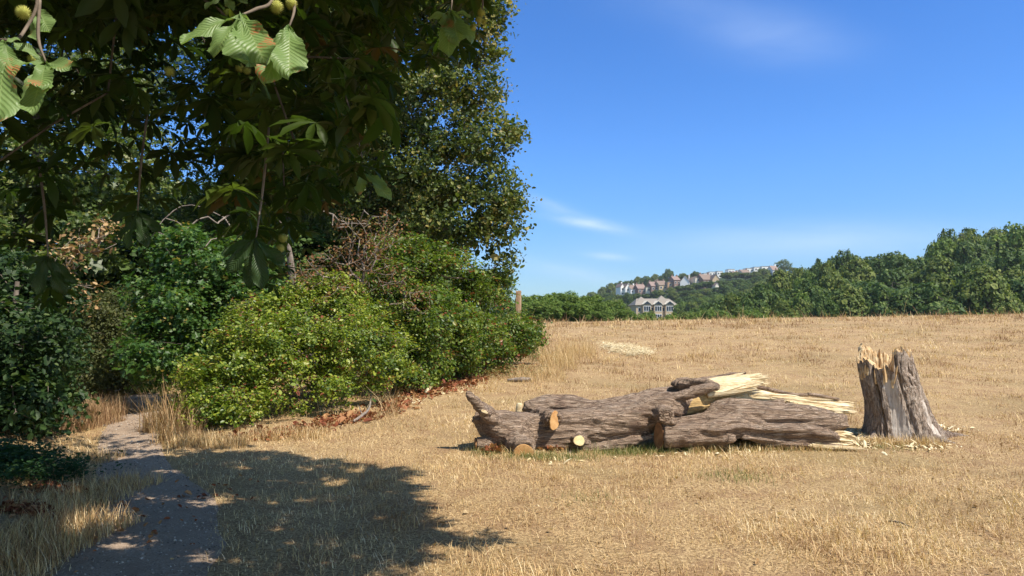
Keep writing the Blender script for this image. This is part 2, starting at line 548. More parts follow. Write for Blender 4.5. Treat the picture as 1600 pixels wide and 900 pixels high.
col = n.mix(n.math('MULTIPLY', n.step(nb, 0.48, 0.66), 0.5), col, (0.24, 0.18, 0.085))
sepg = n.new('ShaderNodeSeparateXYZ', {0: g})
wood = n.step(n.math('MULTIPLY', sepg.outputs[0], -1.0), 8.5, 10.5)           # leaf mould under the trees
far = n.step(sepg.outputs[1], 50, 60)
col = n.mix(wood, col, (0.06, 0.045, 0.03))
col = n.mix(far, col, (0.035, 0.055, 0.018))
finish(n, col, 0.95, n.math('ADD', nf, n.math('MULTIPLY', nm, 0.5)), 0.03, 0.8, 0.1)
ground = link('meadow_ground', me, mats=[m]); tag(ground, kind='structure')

# path: trodden dusty earth
py_ = np.linspace(-8, 22, 420)
pxc = path_x(py_)
pw = 0.50 + 0.02 * np.sin(py_ * 1.3) - 0.09 * sstep(py_, 7.5, 9.5) - 0.04 * sstep(py_, 12, 16)
nl = fbm(np.stack([py_ * 2.2, py_ * 0, py_ * 0], -1), 4, 11) * 0.09
nr = fbm(np.stack([py_ * 2.2, py_ * 0 + 9, py_ * 0], -1), 4, 12) * 0.09
tt = np.linspace(0, 1, 17)
Lx = pxc - pw + nl; Rx = pxc + pw + nr
PXs = Lx[:, None] * (1 - tt) + Rx[:, None] * tt
PYs = np.repeat(py_[:, None], 17, 1)
PZs = height(PXs, PYs) + 0.014 - 0.012 * (np.abs(tt * 2 - 1) ** 6)[None, :]
V_, s_, l_ = grid_mesh(np.stack([PXs, PYs, PZs], -1))
l_ = l_.reshape(-1, 4)[:, ::-1].ravel()
me = mesh_np(V_, s_, l_, smooth=True)
m, n = mat('trodden_path')
g = n.new('ShaderNodeNewGeometry').outputs['Position']
nf = n.noise(g, 60, 6, 0.7); nm = n.noise(g, 3.5, 5, 0.65)
vr = n.new('ShaderNodeTexVoronoi', {'Vector': g, 'Scale': 55.0}, feature='F1')
peb = n.step(vr.outputs['Distance'], 0.15, 0.35)
col = n.ramp(nf, [(0.3, (0.20, 0.14, 0.095)), (0.5, (0.36, 0.27, 0.195)), (0.72, (0.52, 0.41, 0.31))])
col = n.mix(n.math('MULTIPLY', n.step(nm, 0.4, 0.7), 0.5), col, (0.25, 0.18, 0.13))
finish(n, col, 0.95, n.math('SUBTRACT', n.math('ADD', nf, nm), n.math('MULTIPLY', peb, 0.4)), 0.02, 0.8, 0.15)
path = link('footpath', me, mats=[m]); tag(path, kind='structure')


# ------------------------------------------------------------------ dry grass
def path_mask(x, y):
    d = np.abs(x - path_x(np.clip(y, -8, 22)))
    w_ = np.interp(y, py_, pw)
    ok = (y < 22) & (y > -8)
    return np.where(ok, sstep(d, w_ * 0.62, w_ * 1.25), 1.0)


BT = np.array([[-.5, 0, 0], [.5, 0, 0], [.42, 0.10, .5], [-.42, 0.10, .5], [0.0, 0.42, 1.0]])
BF = [[0, 1, 2, 3], [3, 2, 4]]


def blades(x, y, hgt, wid, rng, lean=0.6, rnd=None, z0=None):
    """bent grass blades: template y = lean direction, z = height"""
    n_ = len(x)
    z = height(x, y) if z0 is None else z0
    a = rng.uniform(0, 2 * math.pi, n_)
    tilt = np.abs(rng.normal(0, lean, n_))
    tilt = np.clip(tilt, 0, 1.45)
    # face direction roughly random
    bx = np.stack([np.cos(a), np.sin(a), np.zeros(n_)], -1)
    by0 = np.stack([-np.sin(a), np.cos(a), np.zeros(n_)], -1)
    up = np.array([0, 0, 1.0])
    bz = by0 * np.sin(tilt)[:, None] + up * np.cos(tilt)[:, None]
    by = by0 * np.cos(tilt)[:, None] - up * np.sin(tilt)[:, None]
    R = np.stack([bx, by, bz], 1)
    S = np.stack([wid, hgt * rng.uniform(.3, 1.2, n_), hgt], -1)
    P = np.stack([x, y, z - 0.004], -1)
    if rnd is None: rnd = rng.uniform(0, 1, n_)
    return scatter(BT, BF, P, R, S, rnd)


rng = np.random.default_rng(5)
N = 620000
y = np.exp(rng.uniform(math.log(2.6), math.log(52), N))
umax = 0.86
x = rng.uniform(-1, 1, N) * (y * umax + 1.2)
P2 = np.stack([x, y, np.zeros(N)], -1)
patch = vnoise(P2 * 0.7, 21) * 0.5 + vnoise(P2 * 2.3, 22) * 0.5
keep = (path_mask(x, y) > rng.uniform(0.15, 1, N)) & (x > -9.5 - 0.05 * y) & (rng.uniform(0, 1, N) < 0.66 + 0.9 * patch)
x, y, patch = x[keep], y[keep], patch[keep]
n_ = len(x)
lod = np.maximum(y / 7.0, 1.0)
hg = rng.lognormal(math.log(0.036), 0.5, n_) * (1 + 0.8 * np.clip(patch, -1, 1)) * (1 + 0.10 * (lod - 1))
# longer uncut grass towards the left bank and below the hedge
edge = sstep(-x, 3.2, 4.5) * (1 - sstep(y, 8, 9.5)) * 0.9
hg = hg * (1 + edge * 1.0)
tall = sstep(y, 16, 24) * (1 - sstep(x, 1.0, 3.5)) * (x > -2) * 0.7 + 0.9 * sstep(y, 34, 44) * (patch > 0.0)
hg = hg * (1 + tall * 1.4)
wd = rng.uniform(0.0024, 0.0062, n_) * lod ** 0.85
rn = np.clip(rng.beta(1.3, 1.3, n_) + 0.32 * vnoise(np.stack([x, y * 0.6, 0 * x], -1) * 1.3, 31) + 0.25 * vnoise(np.stack([x, y * 0.5, 0 * x], -1) * 0.35, 33) + 0.25 * vnoise(np.stack([x, y, 0 * x], -1) * 5.0, 34) - 0.06 - 0.20 * sstep(y, 12, 20) * (0.4 + 0.6 * sstep(x / y, -0.05, 0.25)) + 0.38 * sstep(y, 10, 18) * vnoise(np.stack([x * 1.1, y * 0.55, 0 * x], -1) * 2.2, 35), 0, 1)
hg = hg * (1 + sstep(y, 9, 16) * np.clip(1.6 * vnoise(np.stack([x, y * .7, 0 * x], -1) * 2.0, 36), -0.5, 1.4))
Vg, Sg, Lg, Rg = blades(x, y, hg, wd, rng, 0.85, rn)
# longer bleached straws lying flat over the turf
nf_ = 70000
yf = np.exp(rng.uniform(math.log(2.8), math.log(30), nf_)); xf = rng.uniform(-1, 1, nf_) * (yf * umax + 1.0)
kf = (path_mask(xf, yf) > rng.uniform(0.3, 1, nf_)) & (xf > -8.5)
kf &= vnoise(np.stack([xf, yf, 0 * xf], -1) * 1.7, 41) + 0.5 * rng.normal(size=nf_) > 0.0
xf, yf = xf[kf], yf[kf]
lf = np.maximum(yf / 7.0, 1.0)
Vf, Sf, Lf, Rf = blades(xf, yf, rng.uniform(0.06, 0.13, len(xf)) * lf ** 0.4, rng.uniform(.0025, .0045, len(xf)) * lf ** 0.85, rng, 3.0, np.clip(rng.beta(3, 1.6, len(xf)), 0, 1), z0=height(xf, yf) + 0.018)
Vg, Sg, Lg, Rg = join_np([(Vg, Sg, Lg, Rg), (Vf, Sf, Lf, Rf)])
me = mesh_np(Vg, Sg, Lg, {'rnd': Rg})
gr = link('dry_grass', me, mats=[M['straw']])
tag(gr, 'short sun bleached straw coloured grass covering the meadow', 'grass', kind='stuff')

# green flush of grass along the log and in faint damp patches
rng = np.random.default_rng(6)
xs_, ys_ = [], []
for (px, py, rx, ry, c) in [(760, 706, 20, 6, 500), (850, 716, 60, 5, 1500), (960, 708, 50, 5, 1300), (1010, 703, 40, 5, 1500), (1100, 702, 70, 5, 1100),
                            (1220, 700, 80, 5, 900), (1150, 746, 60, 9, 420), (920, 780, 60, 9, 160), (1380, 700, 50, 6, 300)]:
    g0 = G(px, py); k = g0[1] / F
    a = rng.normal(0, 0.6, (c, 2))
    xs_.append(g0[0] + a[:, 0] * rx * k)
    ys_.append(g0[1] + a[:, 1] * ry * k * g0[1] / 1.6)
x = np.concatenate(xs_); y = np.concatenate(ys_)
me_ = blades(x, y, rng.lognormal(math.log(0.062), 0.4, len(x)), rng.uniform(.003, .006, len(x)), rng, 0.5)
me = mesh_np(*me_[:3], {'rnd': me_[3]})
gg = link('green_grass', me, mats=[M['green_grass']])
tag(gg, 'thin green grass sprouting along the foot of the fallen trunk', 'grass', kind='stuff')
# ------------------------------------------------------------------ fallen trunk
def remesh(tris_list, voxel):
    """union closed tube meshes by a voxel remesh, returns mesh"""
    V, s, l, r = join_np(tris_list)
    me = mesh_np(V, s, l)
    ob = bpy.data.objects.new('tmp', me); COL.objects.link(ob)
    md = ob.modifiers.new('r', 'REMESH'); md.mode = 'VOXEL'; md.voxel_size = voxel; md.use_smooth_shade = True
    sm = ob.modifiers.new('s', 'SMOOTH'); sm.iterations = 4; sm.factor = 0.5
    dg = bpy.context.evaluated_depsgraph_get(); dg.update()
    out_ = bpy.data.meshes.new_from_object(ob.evaluated_get(dg))
    bpy.data.objects.remove(ob); bpy.data.meshes.remove(me)
    return out_


def limb(pts, sides=20, step=0.03, squash=1.0):
    """smooth closed tube through pts (px, py, d, rpx) ; radius rpx in photograph pixels at that depth"""
    P = np.array([W(a, b, c) for a, b, c, r in pts]); R = np.array([r * c / F for a, b, c, r in pts])
    return limb_w(P, R, sides, step)


def catmull(P, R, n=8):
    P = np.vstack([2 * P[0] - P[1], P, 2 * P[-1] - P[-2]]); R = np.concatenate([[R[0]], R, [R[-1]]])
    out_, rr = [], []
    for i in range(1, len(P) - 2):
        for t in np.linspace(0, 1, n, endpoint=False):
            a = -t ** 3 + 2 * t ** 2 - t; b = 3 * t ** 3 - 5 * t ** 2 + 2; c = -3 * t ** 3 + 4 * t ** 2 + t; d = t ** 3 - t ** 2
            out_.append(0.5 * (a * P[i - 1] + b * P[i] + c * P[i + 1] + d * P[i + 2]))
            rr.append(0.5 * (a * R[i - 1] + b * R[i] + c * R[i + 1] + d * R[i + 2]))
    out_.append(P[-2]); rr.append(R[-2])
    return np.array(out_), np.array(rr)


def limb_w(P, R, sides=20, step=0.03, smooth=True):
    P = np.asarray(P, float); R = np.asarray(R, float)
    if smooth and len(P) > 1: P, R = catmull(P, R)
    T = np.gradient(P, axis=0); T /= np.linalg.norm(T, axis=1, keepdims=True)
    x = np.cross(T[0], [0, 0, 1.0])
    if np.linalg.norm(x) < .1: x = np.cross(T[0], [1.0, 0, 0])
    x /= np.linalg.norm(x)
    rings = []
    for i in range(len(P)):
        x = x - T[i] * np.dot(x, T[i]); x /= np.linalg.norm(x); yv = np.cross(T[i], x)
        t = np.arange(sides) * 2 * math.pi / sides
        rings.append(P[i] + R[i] * (np.cos(t)[:, None] * x + np.sin(t)[:, None] * yv))
    Pg = np.array(rings)
    V, s, l = grid_mesh(Pg, close_v=True)
    nu = len(P)
    cap0 = np.arange(sides); cap1 = (nu - 1) * sides + np.arange(sides)[::-1]
    s = np.concatenate([s, [sides, sides]]); l = np.concatenate([l, cap0, cap1])
    l2 = []
    k = 0
    for c in s:
        l2.append(l[k:k + c][::-1]); k += c
    return V, s, np.concatenate(l2), np.zeros(len(s))


def normals_of(me):
    N_ = np.empty(len(me.vertices) * 3, np.float32)
    me.vertex_normals.foreach_get('vector', N_)
    return N_.reshape(-1, 3)


def verts_of(me):
    V = np.empty(len(me.vertices) * 3, np.float32); me.vertices.foreach_get('co', V)
    return V.reshape(-1, 3).astype(float)


def bark_displace(me, amp=0.03, axis=0, fr=(2.0, 13.0), seed=0):
    V = verts_of(me); Nn = normals_of(me)
    sc_ = np.full(3, fr[1]); sc_[axis] = fr[0]
    warp = 0.25 * vnoise(V * 3.1, seed + 50)[:, None]
    f1 = fbm(V * sc_ * 0.45 + warp * 2, 3, seed)
    f2 = fbm(V * sc_ + warp, 3, seed + 9)
    big = fbm(V * 2.2, 2, seed + 20)
    ridge = 1 - np.abs(f2) * 2.2
    f4 = fbm(V * sc_ * np.array([2.0, 1.6, 1.6]) + warp, 2, seed + 31)
    d = amp * (1.0 * f1 + 0.75 * ridge + 0.9 * big + 0.45 * f4) - amp * 0.4
    V = V + Nn * d[:, None]
    me.vertices.foreach_set('co', V.astype(np.float32).ravel()); me.update()


def disc(c, nrm, ra, rb, rng, thick=0.012, up=(0, 0, 1)):
    """irregular sawn face: a thin slab with a slightly rough outline, built round its own centre"""
    nrm = np.array(nrm, float); nrm /= np.linalg.norm(nrm)
    x = np.cross(up, nrm); x /= np.linalg.norm(x); yv = np.cross(nrm, x)
    k = 40; t = np.arange(k) * 2 * math.pi / k
    w_ = 1 + 0.06 * np.sin(2 * t + rng.uniform(0, 6)) + 0.05 * np.sin(3 * t + rng.uniform(0, 6)) + rng.normal(0, .012, k)
    ring = (np.cos(t) * ra * w_)[:, None] * x + (np.sin(t) * rb * w_)[:, None] * yv
    rows = [ring * 1.0 - nrm * thick, ring * 1.0, ring * 0.97 + nrm * 0.003, ring * 0.5 + nrm * 0.004, ring * 0.02 + nrm * 0.004]
    V, s, l = grid_mesh(np.array(rows), close_v=True)
    s = np.concatenate([s, [k]]); l = np.concatenate([l, 4 * k + np.arange(k)])
    return mesh_np(V, s, l, smooth=False)


def add_disc(name, parent, c, nrm, ra, rb, mt, rng, label=None, up=(0, 0, 1)):
    me = disc(c, nrm, ra, rb, rng, up=up)
    o = link(name, me, None, [mt])
    o.parent = parent
    o.location = Vector(c) - Vector(parent.location)
    if label: o['label'] = label
    return o


def splinters(base_pts, dirs, L, Wd, rng, count, curve=0.05, flat=0.45):
    """long tapering torn fibres; base_pts(k,3)->interpolated, dirs (k,3)"""
    k = len(base_pts)
    u = rng.uniform(0, k - 1 - 1e-6, count); i = u.astype(int); f = (u - i)[:, None]
    B = base_pts[i] * (1 - f) + base_pts[i + 1] * f
    D = dirs[i] * (1 - f) + dirs[i + 1] * f
    Lh = (L[i] * (1 - f[:, 0]) + L[i + 1] * f[:, 0]) * rng.uniform(0.55, 1.12, count)
    D = D / np.linalg.norm(D, axis=1, keepdims=True)
    D = D + rng.normal(0, curve, D.shape); D /= np.linalg.norm(D, axis=1, keepdims=True)
    T = []
    prof = [(0, 1.0), (0.35, 1.05), (0.7, 0.85), (0.9, 0.5), (1.0, 0.06)]
    for (t, r) in prof:
        for (a, b) in ((-.5, -.3), (.5, -.4), (.45, .35), (-.4, .4)):
            T.append((a * r, t, b * r))
    T = np.array(T); faces = []
    for j in range(len(prof) - 1):
        for q in range(4):
            faces.append([j * 4 + q, j * 4 + (q + 1) % 4, (j + 1) * 4 + (q + 1) % 4, (j + 1) * 4 + q])
    faces.append([3, 2, 1, 0]); faces.append([16, 17, 18, 19])
    r = rng.normal(size=D.shape); x = np.cross(D, r); x /= np.linalg.norm(x, axis=1, keepdims=True); z = np.cross(x, D)
    R = np.stack([x, D, z], 1)
    wd = Wd * rng.uniform(0.5, 1.4, count)
    S = np.stack([wd, Lh, wd * flat * 2], -1)
    return scatter(T, faces, B, R, S, rng.uniform(0, 1, count))


rng = np.random.default_rng(11)
# --- main trunk with its knuckled limb behind
root = G(900, 708)
trunkA = empty('fallen_tree', root, 'long grey brown fallen trunk with sawn branch stubs, left of the shorter log', 'fallen tree')
gz = lambda px, py: G(px, py)[1]
dA = 9.75
bodyA = [
    limb([(740, 650, 9.55, 8), (749, 656, 9.56, 15), (772, 667, 9.6, 25), (804, 678, 9.65, 31), (835, 681, dA, 34), (872, 679, dA, 36), (915, 671, dA, 35), (965, 662, dA, 32), (1010, 650, dA, 29),
          (1044, 638, dA, 25), (1070, 622, 9.9, 13), (1100, 609, 10.0, 8)]),
    # limb lying behind, ending left in a rounded knuckle
    limb([(818, 643, 10.05, 6), (826, 640, 10.08, 15), (850, 637, 10.15, 21), (885, 637, 10.2, 22), (930, 648, 10.15, 22), (980, 641, 10.15, 24), (1035, 628, 10.2, 21), (1080, 609, 10.3, 13), (1112, 602, 10.3, 10), (1130, 600, 10.3, 7)]),
    # sawn branch stub on the knuckle
    limb([(842, 646, 10.0, 12), (857, 653, 9.62, 12.5), (866, 657, 9.42, 12.5)]),
    # foot stub lower left
    limb([(806, 682, 9.6, 30), (813, 694, 9.40, 23), (818, 703, 9.15, 16)]),
    # low knob with pale saw cut
    limb([(905, 683, 9.6, 14), (905, 688, 9.3, 10.5)]),
    limb([(910, 693, 9.6, 17), (918, 700, 9.42, 8)]),
    # strip of bark under the middle
    limb([(900, 699, 9.6, 6), (940, 700, 9.5, 9), (985, 690, 9.5, 6), (1020, 681, 9.55, 4)]),
    # knot with swirl
    limb([(1030, 648, 9.6, 18), (1042, 649, 9.38, 13)]),
    limb([(1045, 665, 9.5, 13), (1052, 655, 9.4, 6)]),
    # broken branch at the far left
    limb([(775, 664, 9.5, 15), (762, 648, 9.42, 12.5), (751, 636, 9.35, 9.5), (741, 625, 9.3, 6), (734, 618, 9.28, 4.5), (729, 613, 9.26, 2.2)]),
    limb([(752, 642, 9.3, 9), (765, 651, 9.3, 9)]),
    # ridge of bark over the torn hollow
    limb([(1026, 640, 9.75, 12), (1058, 623, 9.65, 7.5), (1088, 611, 9.6, 7), (1112, 604, 9.6, 8), (1121, 605, 9.65, 4)]),
    limb([(1062, 600, 10.0, 9), (1085, 596, 9.9, 6.5), (1110, 599, 9.8, 5), (1122, 605, 9.75, 4)]),
    limb([(1060, 607, 10.1, 12), (1066, 598, 10.1, 8), (1075, 596, 10.2, 5)]),
    limb([(1070, 600, 10.3, 6), (1110, 593, 10.35, 4), (1150, 586, 10.4, 3), (1166, 583, 10.4, 2)]),
]
me = remesh(bodyA, 0.0115)
bark_displace(me, 0.036, 0, (1.5, 9.0), 3)
barkA = link('bark', me, trunkA, [M['log_bark']])
# sawn faces
def towards(c, off): return np.array(off, float)
c = W(867, 657.5, 9.395)
add_disc('sawn_face', trunkA, c, (0.75, -0.60, -0.05), 0.095, 0.125, M['cut_orange'], rng, 'orange oval sawn face halfway up the trunk')
c = W(818.5, 705.5, 9.085)
add_disc('sawn_face', trunkA, c, (0.10, -0.90, -0.12), 0.115, 0.088, M['cut_orange'], rng, 'orange sawn face resting on the ground')
c = W(905, 688.5, 9.275)
add_disc('sawn_face', trunkA, c, (0.15, -1, 0.12), 0.066, 0.066, M['cut_pale'], rng, 'small round pale yellow sawn face')
c = W(753, 641, 9.22)
add_disc('snapped_wood', trunkA, W(757, 643, 9.2), (0.1, -1, 0.2), 0.045, 0.018, M['torn'], rng, 'pale snapped patch where the branch broke', up=(0.5, 0, 1))
# swirl rings of the knot: two raised bark rolls
seg = []
kc = W(1042, 648, 9.265)
for rr_, r_ in ((0.075, 0.014), (0.042, 0.012)):
    t = np.linspace(0, 2 * math.pi, 15)[:-1]
    Pk = kc + np.stack([np.cos(t) * rr_, 0.01 + 0 * t, np.sin(t) * rr_ * 0.85], -1) + rng.normal(0, .003, (14, 3))
    Pn = np.roll(Pk, -1, 0)
    seg.append(tubes((Pk, Pn, np.full(14, r_), np.full(14, r_)), 6))
V, s, l, r = join_np(seg)
link('knot', mesh_np(V, s, l, smooth=True), trunkA, [M['log_bark']])

# torn upper end
B = np.array([W(1108, 612, 9.85), W(1115, 606, 10.0), W(1112, 600, 10.15), W(1100, 596, 10.35)])
T_ = np.array([W(1178, 604, 9.85), W(1196, 592, 10.0), W(1188, 586, 10.1), W(1166, 585, 10.35)])
D = T_ - B
sp = [splinters(B, D, np.linalg.norm(D, axis=1), 0.050, rng, 120, 0.035)]
# thick body of the torn tongue, so that no gaps show between its fibres
tongue = limb([(1098, 607, 10.0, 14), (1125, 603, 10.0, 13), (1150, 599, 10.0, 11), (1172, 596, 10.0, 6)])
B2 = np.array([W(1106, 618, 9.8), W(1118, 612, 9.85), W(1125, 606, 10.0)])
D2 = np.array([W(1180, 604, 9.85), W(1180, 600, 9.85), W(1202, 594, 10.0)]) - B2
sp.append(splinters(B2, D2, np.linalg.norm(D2, axis=1), 0.04, rng, 70, 0.05))
V, s, l, r = join_np(sp + [tongue])
link('torn_wood', mesh_np(V, s, l), trunkA, [M['torn']])['label'] = 'pale splintered tongue of wood at the upper end'
# stained hollow under the tongue
B3 = np.array([W(1048, 646, 9.75), W(1060, 640, 9.85), W(1068, 632, 9.95), W(1085, 622, 10.0)])
D3 = np.array([W(1115, 636, 9.85), W(1128, 626, 9.95), W(1135, 618, 10.0), W(1150, 610, 10.05)]) - B3
hol = limb([(1052, 640, 9.95, 15), (1090, 630, 9.98, 19), (1125, 622, 10.15, 18), (1165, 612, 10.2, 10)])
V, s, l, r = join_np([splinters(B3, D3, np.linalg.norm(D3, axis=1), 0.05, rng, 130, 0.05), hol])
link('hollow_wood', mesh_np(V, s, l), trunkA, [M['inner']])['label'] = 'yellow brown torn hollow below the splintered tongue'

# --- shorter log to the right
root = G(1180, 700)
logB = empty('split_log', root, 'shorter ridged log with a long pale torn edge, between the long trunk and the stump', 'log')
bodyB = [
    limb([(1045, 668, 9.62, 16), (1080, 667, 9.62, 17), (1102, 664, 9.65, 16), (1122, 653, 9.67, 21), (1150, 648, 9.7, 24), (1200, 653, 9.7, 22), (1250, 656, 9.7, 21), (1290, 659, 9.7, 20), (1321, 664, 9.7, 13)]),
    limb([(1036, 680, 9.5, 19), (1060, 680, 9.5, 20), (1100, 677, 9.5, 18), (1140, 670, 9.5, 17), (1175, 667, 9.5, 14), (1200, 675, 9.5, 13), (1240, 680, 9.5, 12), (1280, 684, 9.5, 11), (1312, 690, 9.5, 8)]),
    limb([(1160, 678, 9.45, 8), (1190, 688, 9.45, 8), (1230, 694, 9.45, 6), (1290, 697, 9.45, 5), (1322, 698, 9.45, 3)]),
    limb([(1170, 662, 9.52, 7), (1200, 668, 9.44, 8), (1235, 672, 9.44, 9), (1275, 676, 9.44, 9), (1310, 684, 9.46, 7)]),
    limb([(1125, 690, 9.5, 9), (1140, 683, 9.38, 8), (1142, 678, 9.36, 5)]),
    limb([(1060, 676, 9.95, 18), (1150, 668, 10.1, 22), (1290, 672, 10.05, 18)]),
    limb([(1140, 640, 9.8, 12), (1180, 634, 9.8, 8), (1225, 629, 9.75, 5)]),
]
me = remesh(bodyB, 0.0115)
bark_displace(me, 0.044, 0, (1.1, 8.0), 13)
link('bark', me, logB, [M['log_bark']])
add_disc('sawn_end', logB, W(1029, 681, 9.47), (-0.86, -0.5, 0), 0.10, 0.155, M['cut_brown'], rng, 'upright brown sawn face of the log')
# long torn edge at the back
Bt = np.array([W(1130, 636, 10.0), W(1165, 630, 10.05), W(1200, 626, 10.1), (W(1240, 630, 10.1))])
De = np.array([W(1290, 640, 10.0), W(1310, 638, 10.0), W(1328, 634, 10.1), W(1329, 629, 10.2)]) - Bt
back = limb([(1115, 632, 10.1, 12), (1170, 625, 10.12, 17), (1215, 630, 10.1, 14), (1260, 637, 10.05, 14), (1300, 641, 10.0, 13), (1318, 643, 10.0, 6)])
Bt2 = np.array([W(1130, 625, 10.0), W(1180, 617, 10.0), W(1230, 628, 9.95), W(1270, 640, 9.85)])
De2 = np.array([W(1250, 634, 10.0), W(1290, 630, 10.0), W(1330, 640, 9.95), W(1332, 646, 9.85)]) - Bt2
V, s, l, r = join_np([back, splinters(Bt, De, np.linalg.norm(De, axis=1), 0.045, rng, 130, 0.03), splinters(Bt2, De2, np.linalg.norm(De2, axis=1), 0.045, rng, 130, 0.03)])
link('torn_wood', mesh_np(V, s, l), logB, [M['torn']])['label'] = 'long ivory coloured torn edge along the top'
# thin lifted bark strip over it
strip = [limb([(1176, 604, 10.2, 3.5), (1205, 609, 10.15, 3), (1235, 616, 10.1, 3), (1262, 617, 10.1, 2.4)]),
         limb([(1262, 616, 10.1, 2.8), (1285, 619, 10.1, 2.6), (1311, 624, 10.1, 2)])]
V, s, l, r = join_np(strip)
link('bark_strip', mesh_np(V, s, l, smooth=True), logB, [M['log_bark']])
# ragged lower end
Bq = np.array([W(1290, 672, 9.6), W(1300, 682, 9.5), W(1262, 696, 9.42), W(1290, 699, 9.42)])
Dq = np.array([W(1335, 678, 9.6), W(1332, 690, 9.5), W(1335, 702, 9.40), W(1352, 703, 9.38)]) - Bq
V, s, l, r = splinters(Bq, Dq, np.linalg.norm(Dq, axis=1), 0.035, rng, 60, 0.08)
link('splintered_end', mesh_np(V, s, l), logB, [M['torn']])

# --- short offcut propping the trunk at the left
c = W(757, 697, 9.5); c[2] = height(c[0], c[1]) + 0.07
off = empty('log_offcut', (c[0], c[1], height(c[0], c[1])), 'short dark sawn block wedged under the left end of the fallen trunk', 'log')
V, s, l, r = limb_w([c + (-0.10, -0.02, 0), c + (0.02, 0, 0), c + (0.25, 0.08, 0)], [0.085, 0.09, 0.085], 18)
me = remesh([(V, s, l, r)], 0.01); bark_displace(me, 0.008, 0, (3, 14), 5)
link('bark', me, off, [M['log_bark']])
add_disc('sawn_face', off, c + (-0.118, -0.022, 0), (-1, -0.15, 0), 0.078, 0.078, M['cut_brown'], rng)

# --- a pale block behind the knuckle
c = W(811, 636, 10.3)
gb = G(812, 655)
blk = empty('pale_branch_stub', (c[0], c[1], height(c[0], c[1])), 'small pale upright broken stub standing behind the knuckle of the fallen trunk', 'wood')
V, s, l, r = limb_w([(c[0] - .02, c[1], c[2] - 0.22), (c[0], c[1], c[2]), (c[0] + .01, c[1], c[2] + .055)], [0.05, 0.045, 0.036], 10)
me = remesh([(V, s, l, r)], 0.009)
link('wood', me, blk, [M['torn']])

# ------------------------------------------------------------------ stump
base = G(1410, 689)
base[0] *= (base[1] + 0.35) / base[1]; base[1] += 0.35
base[2] = height(base[0], base[1])
kx = base[1] / F
stump = empty('tree_stump', base, 'tall weathered stump with a jagged top and orange heartwood, at the right of the logs', 'tree stump')
NT_, NZ_ = 300, 150
th = np.arange(NT_) * 2 * math.pi / NT_
def bumpf(t0, w_, a): 
    dlt = (th - t0 + math.pi) % (2 * math.pi) - math.pi
    return a * np.exp(-(dlt / w_) ** 2)
R2D = math.radians
ring0 = np.stack([np.cos(th) * 3, np.sin(th) * 3, 0 * th], -1)
rim = 1.13 + 0.05 * vnoise(ring0 * 1.5, 4) + 0.05 * vnoise(ring0 * 5, 5)
rim += bumpf(R2D(-132), 0.40, -0.17)          # torn notch to the front left
rim += bumpf(R2D(-103), 0.13, -0.20)
rim += bumpf(R2D(172), 0.30, -0.08)
rim += bumpf(R2D(-72), 0.32, 0.08)
rim += bumpf(R2D(-28), 0.10, 0.10) + bumpf(R2D(-48), 0.10, -0.07)
rim += bumpf(R2D(110), 0.5, 0.12)
rim = np.clip(rim, 0.72, 1.30)
Rows = []
tz = np.linspace(0, 1, NZ_)
groove = bumpf(R2D(-143), 0.05, 0.08)
panel = bumpf(R2D(-118), 0.22, 0.028)
g2 = bumpf(R2D(-93), 0.04, 0.04)
g3 = bumpf(R2D(-38), 0.05, 0.05)
flr = 0.55 + bumpf(R2D(-10), 0.30, 0.95) + bumpf(R2D(-75), 0.2, 0.35) + bumpf(R2D(-160), 0.25, 0.1) + bumpf(R2D(60), 0.3, 0.6) + bumpf(R2D(130), 0.3, 0.5) + bumpf(R2D(-40), 0.12, 0.3)
for t in tz:
    z = -0.12 + t * (rim + 0.12)
    zz = np.maximum(z, 0)
    R_ = 0.345 + 0.035 * (1 - np.clip(zz / 1.2, 0, 1)) + 0.17 * flr * np.exp(-zz / 0.30) - 0.01
    fade = np.clip(1.15 - zz * 0.1, 0, 1)
    R_ = R_ - groove * np.clip(0.4 + zz, 0.3, 1) - panel * (zz < rim * 0.97) - g2 * (0.6 + 0.4 * np.sin(z * 3)) - g3
    cx = -0.215 * sstep(z, -0.1, 1.25); cy = 0.03 * z
    P_ = np.stack([np.cos(th) * R_ + cx, np.sin(th) * R_ + cy, z], -1)
    Rows.append(P_)
Rows = np.array(Rows)
flat_ = Rows.reshape(-1, 3)
fw = flat_ * np.array([16, 16, 1.8]); wv = 0.5 * vnoise(flat_ * 3, 41)[:, None]
f1 = fbm(fw * 0.5 + wv, 3, 61); f2 = 1 - np.abs(fbm(fw + wv * 2, 3, 62)) * 2.3; f3 = fbm(flat_ * 9, 3, 64)
thf = np.tile(th, NZ_)
dpn = np.exp(-(((thf - R2D(-118) + math.pi) % (2 * math.pi) - math.pi) / 0.24) ** 2)
amp = 0.044 * (1 - 0.75 * dpn)
dsp = amp * (f1 + 0.6 * f2 + 0.35 * f3)
rad = flat_.copy(); rad[:, 2] = 0; rad /= np.linalg.norm(rad, axis=1, keepdims=True)
outer = (flat_ + rad * dsp[:, None]).reshape(NZ_, NT_, 3)
V, s, l = grid_mesh(outer, close_v=True)
l = l.reshape(-1, 4)[:, ::-1]
fth = th[(l % NT_).min(1)]
fz = V[l][:, :, 2].mean(1)
dp = np.abs((fth - R2D(-116) + math.pi) % (2 * math.pi) - math.pi)
bare = (dp < 0.24 + 0.04 * np.sin(fz * 9)) & (fz < 0.86 + 0.05 * np.sin(fth * 20))
white = (np.abs((fth - R2D(-52) + math.pi) % (2 * math.pi) - math.pi) < 0.13 + 0.05 * np.sin(fz * 13)) & (fz < 0.55)
me = mesh_np(V + base, s, l.ravel(), smooth=True, mat_idx=(bare | white).astype(int))
link('bark', me, stump, [M['stump_bark'], M['bare']])
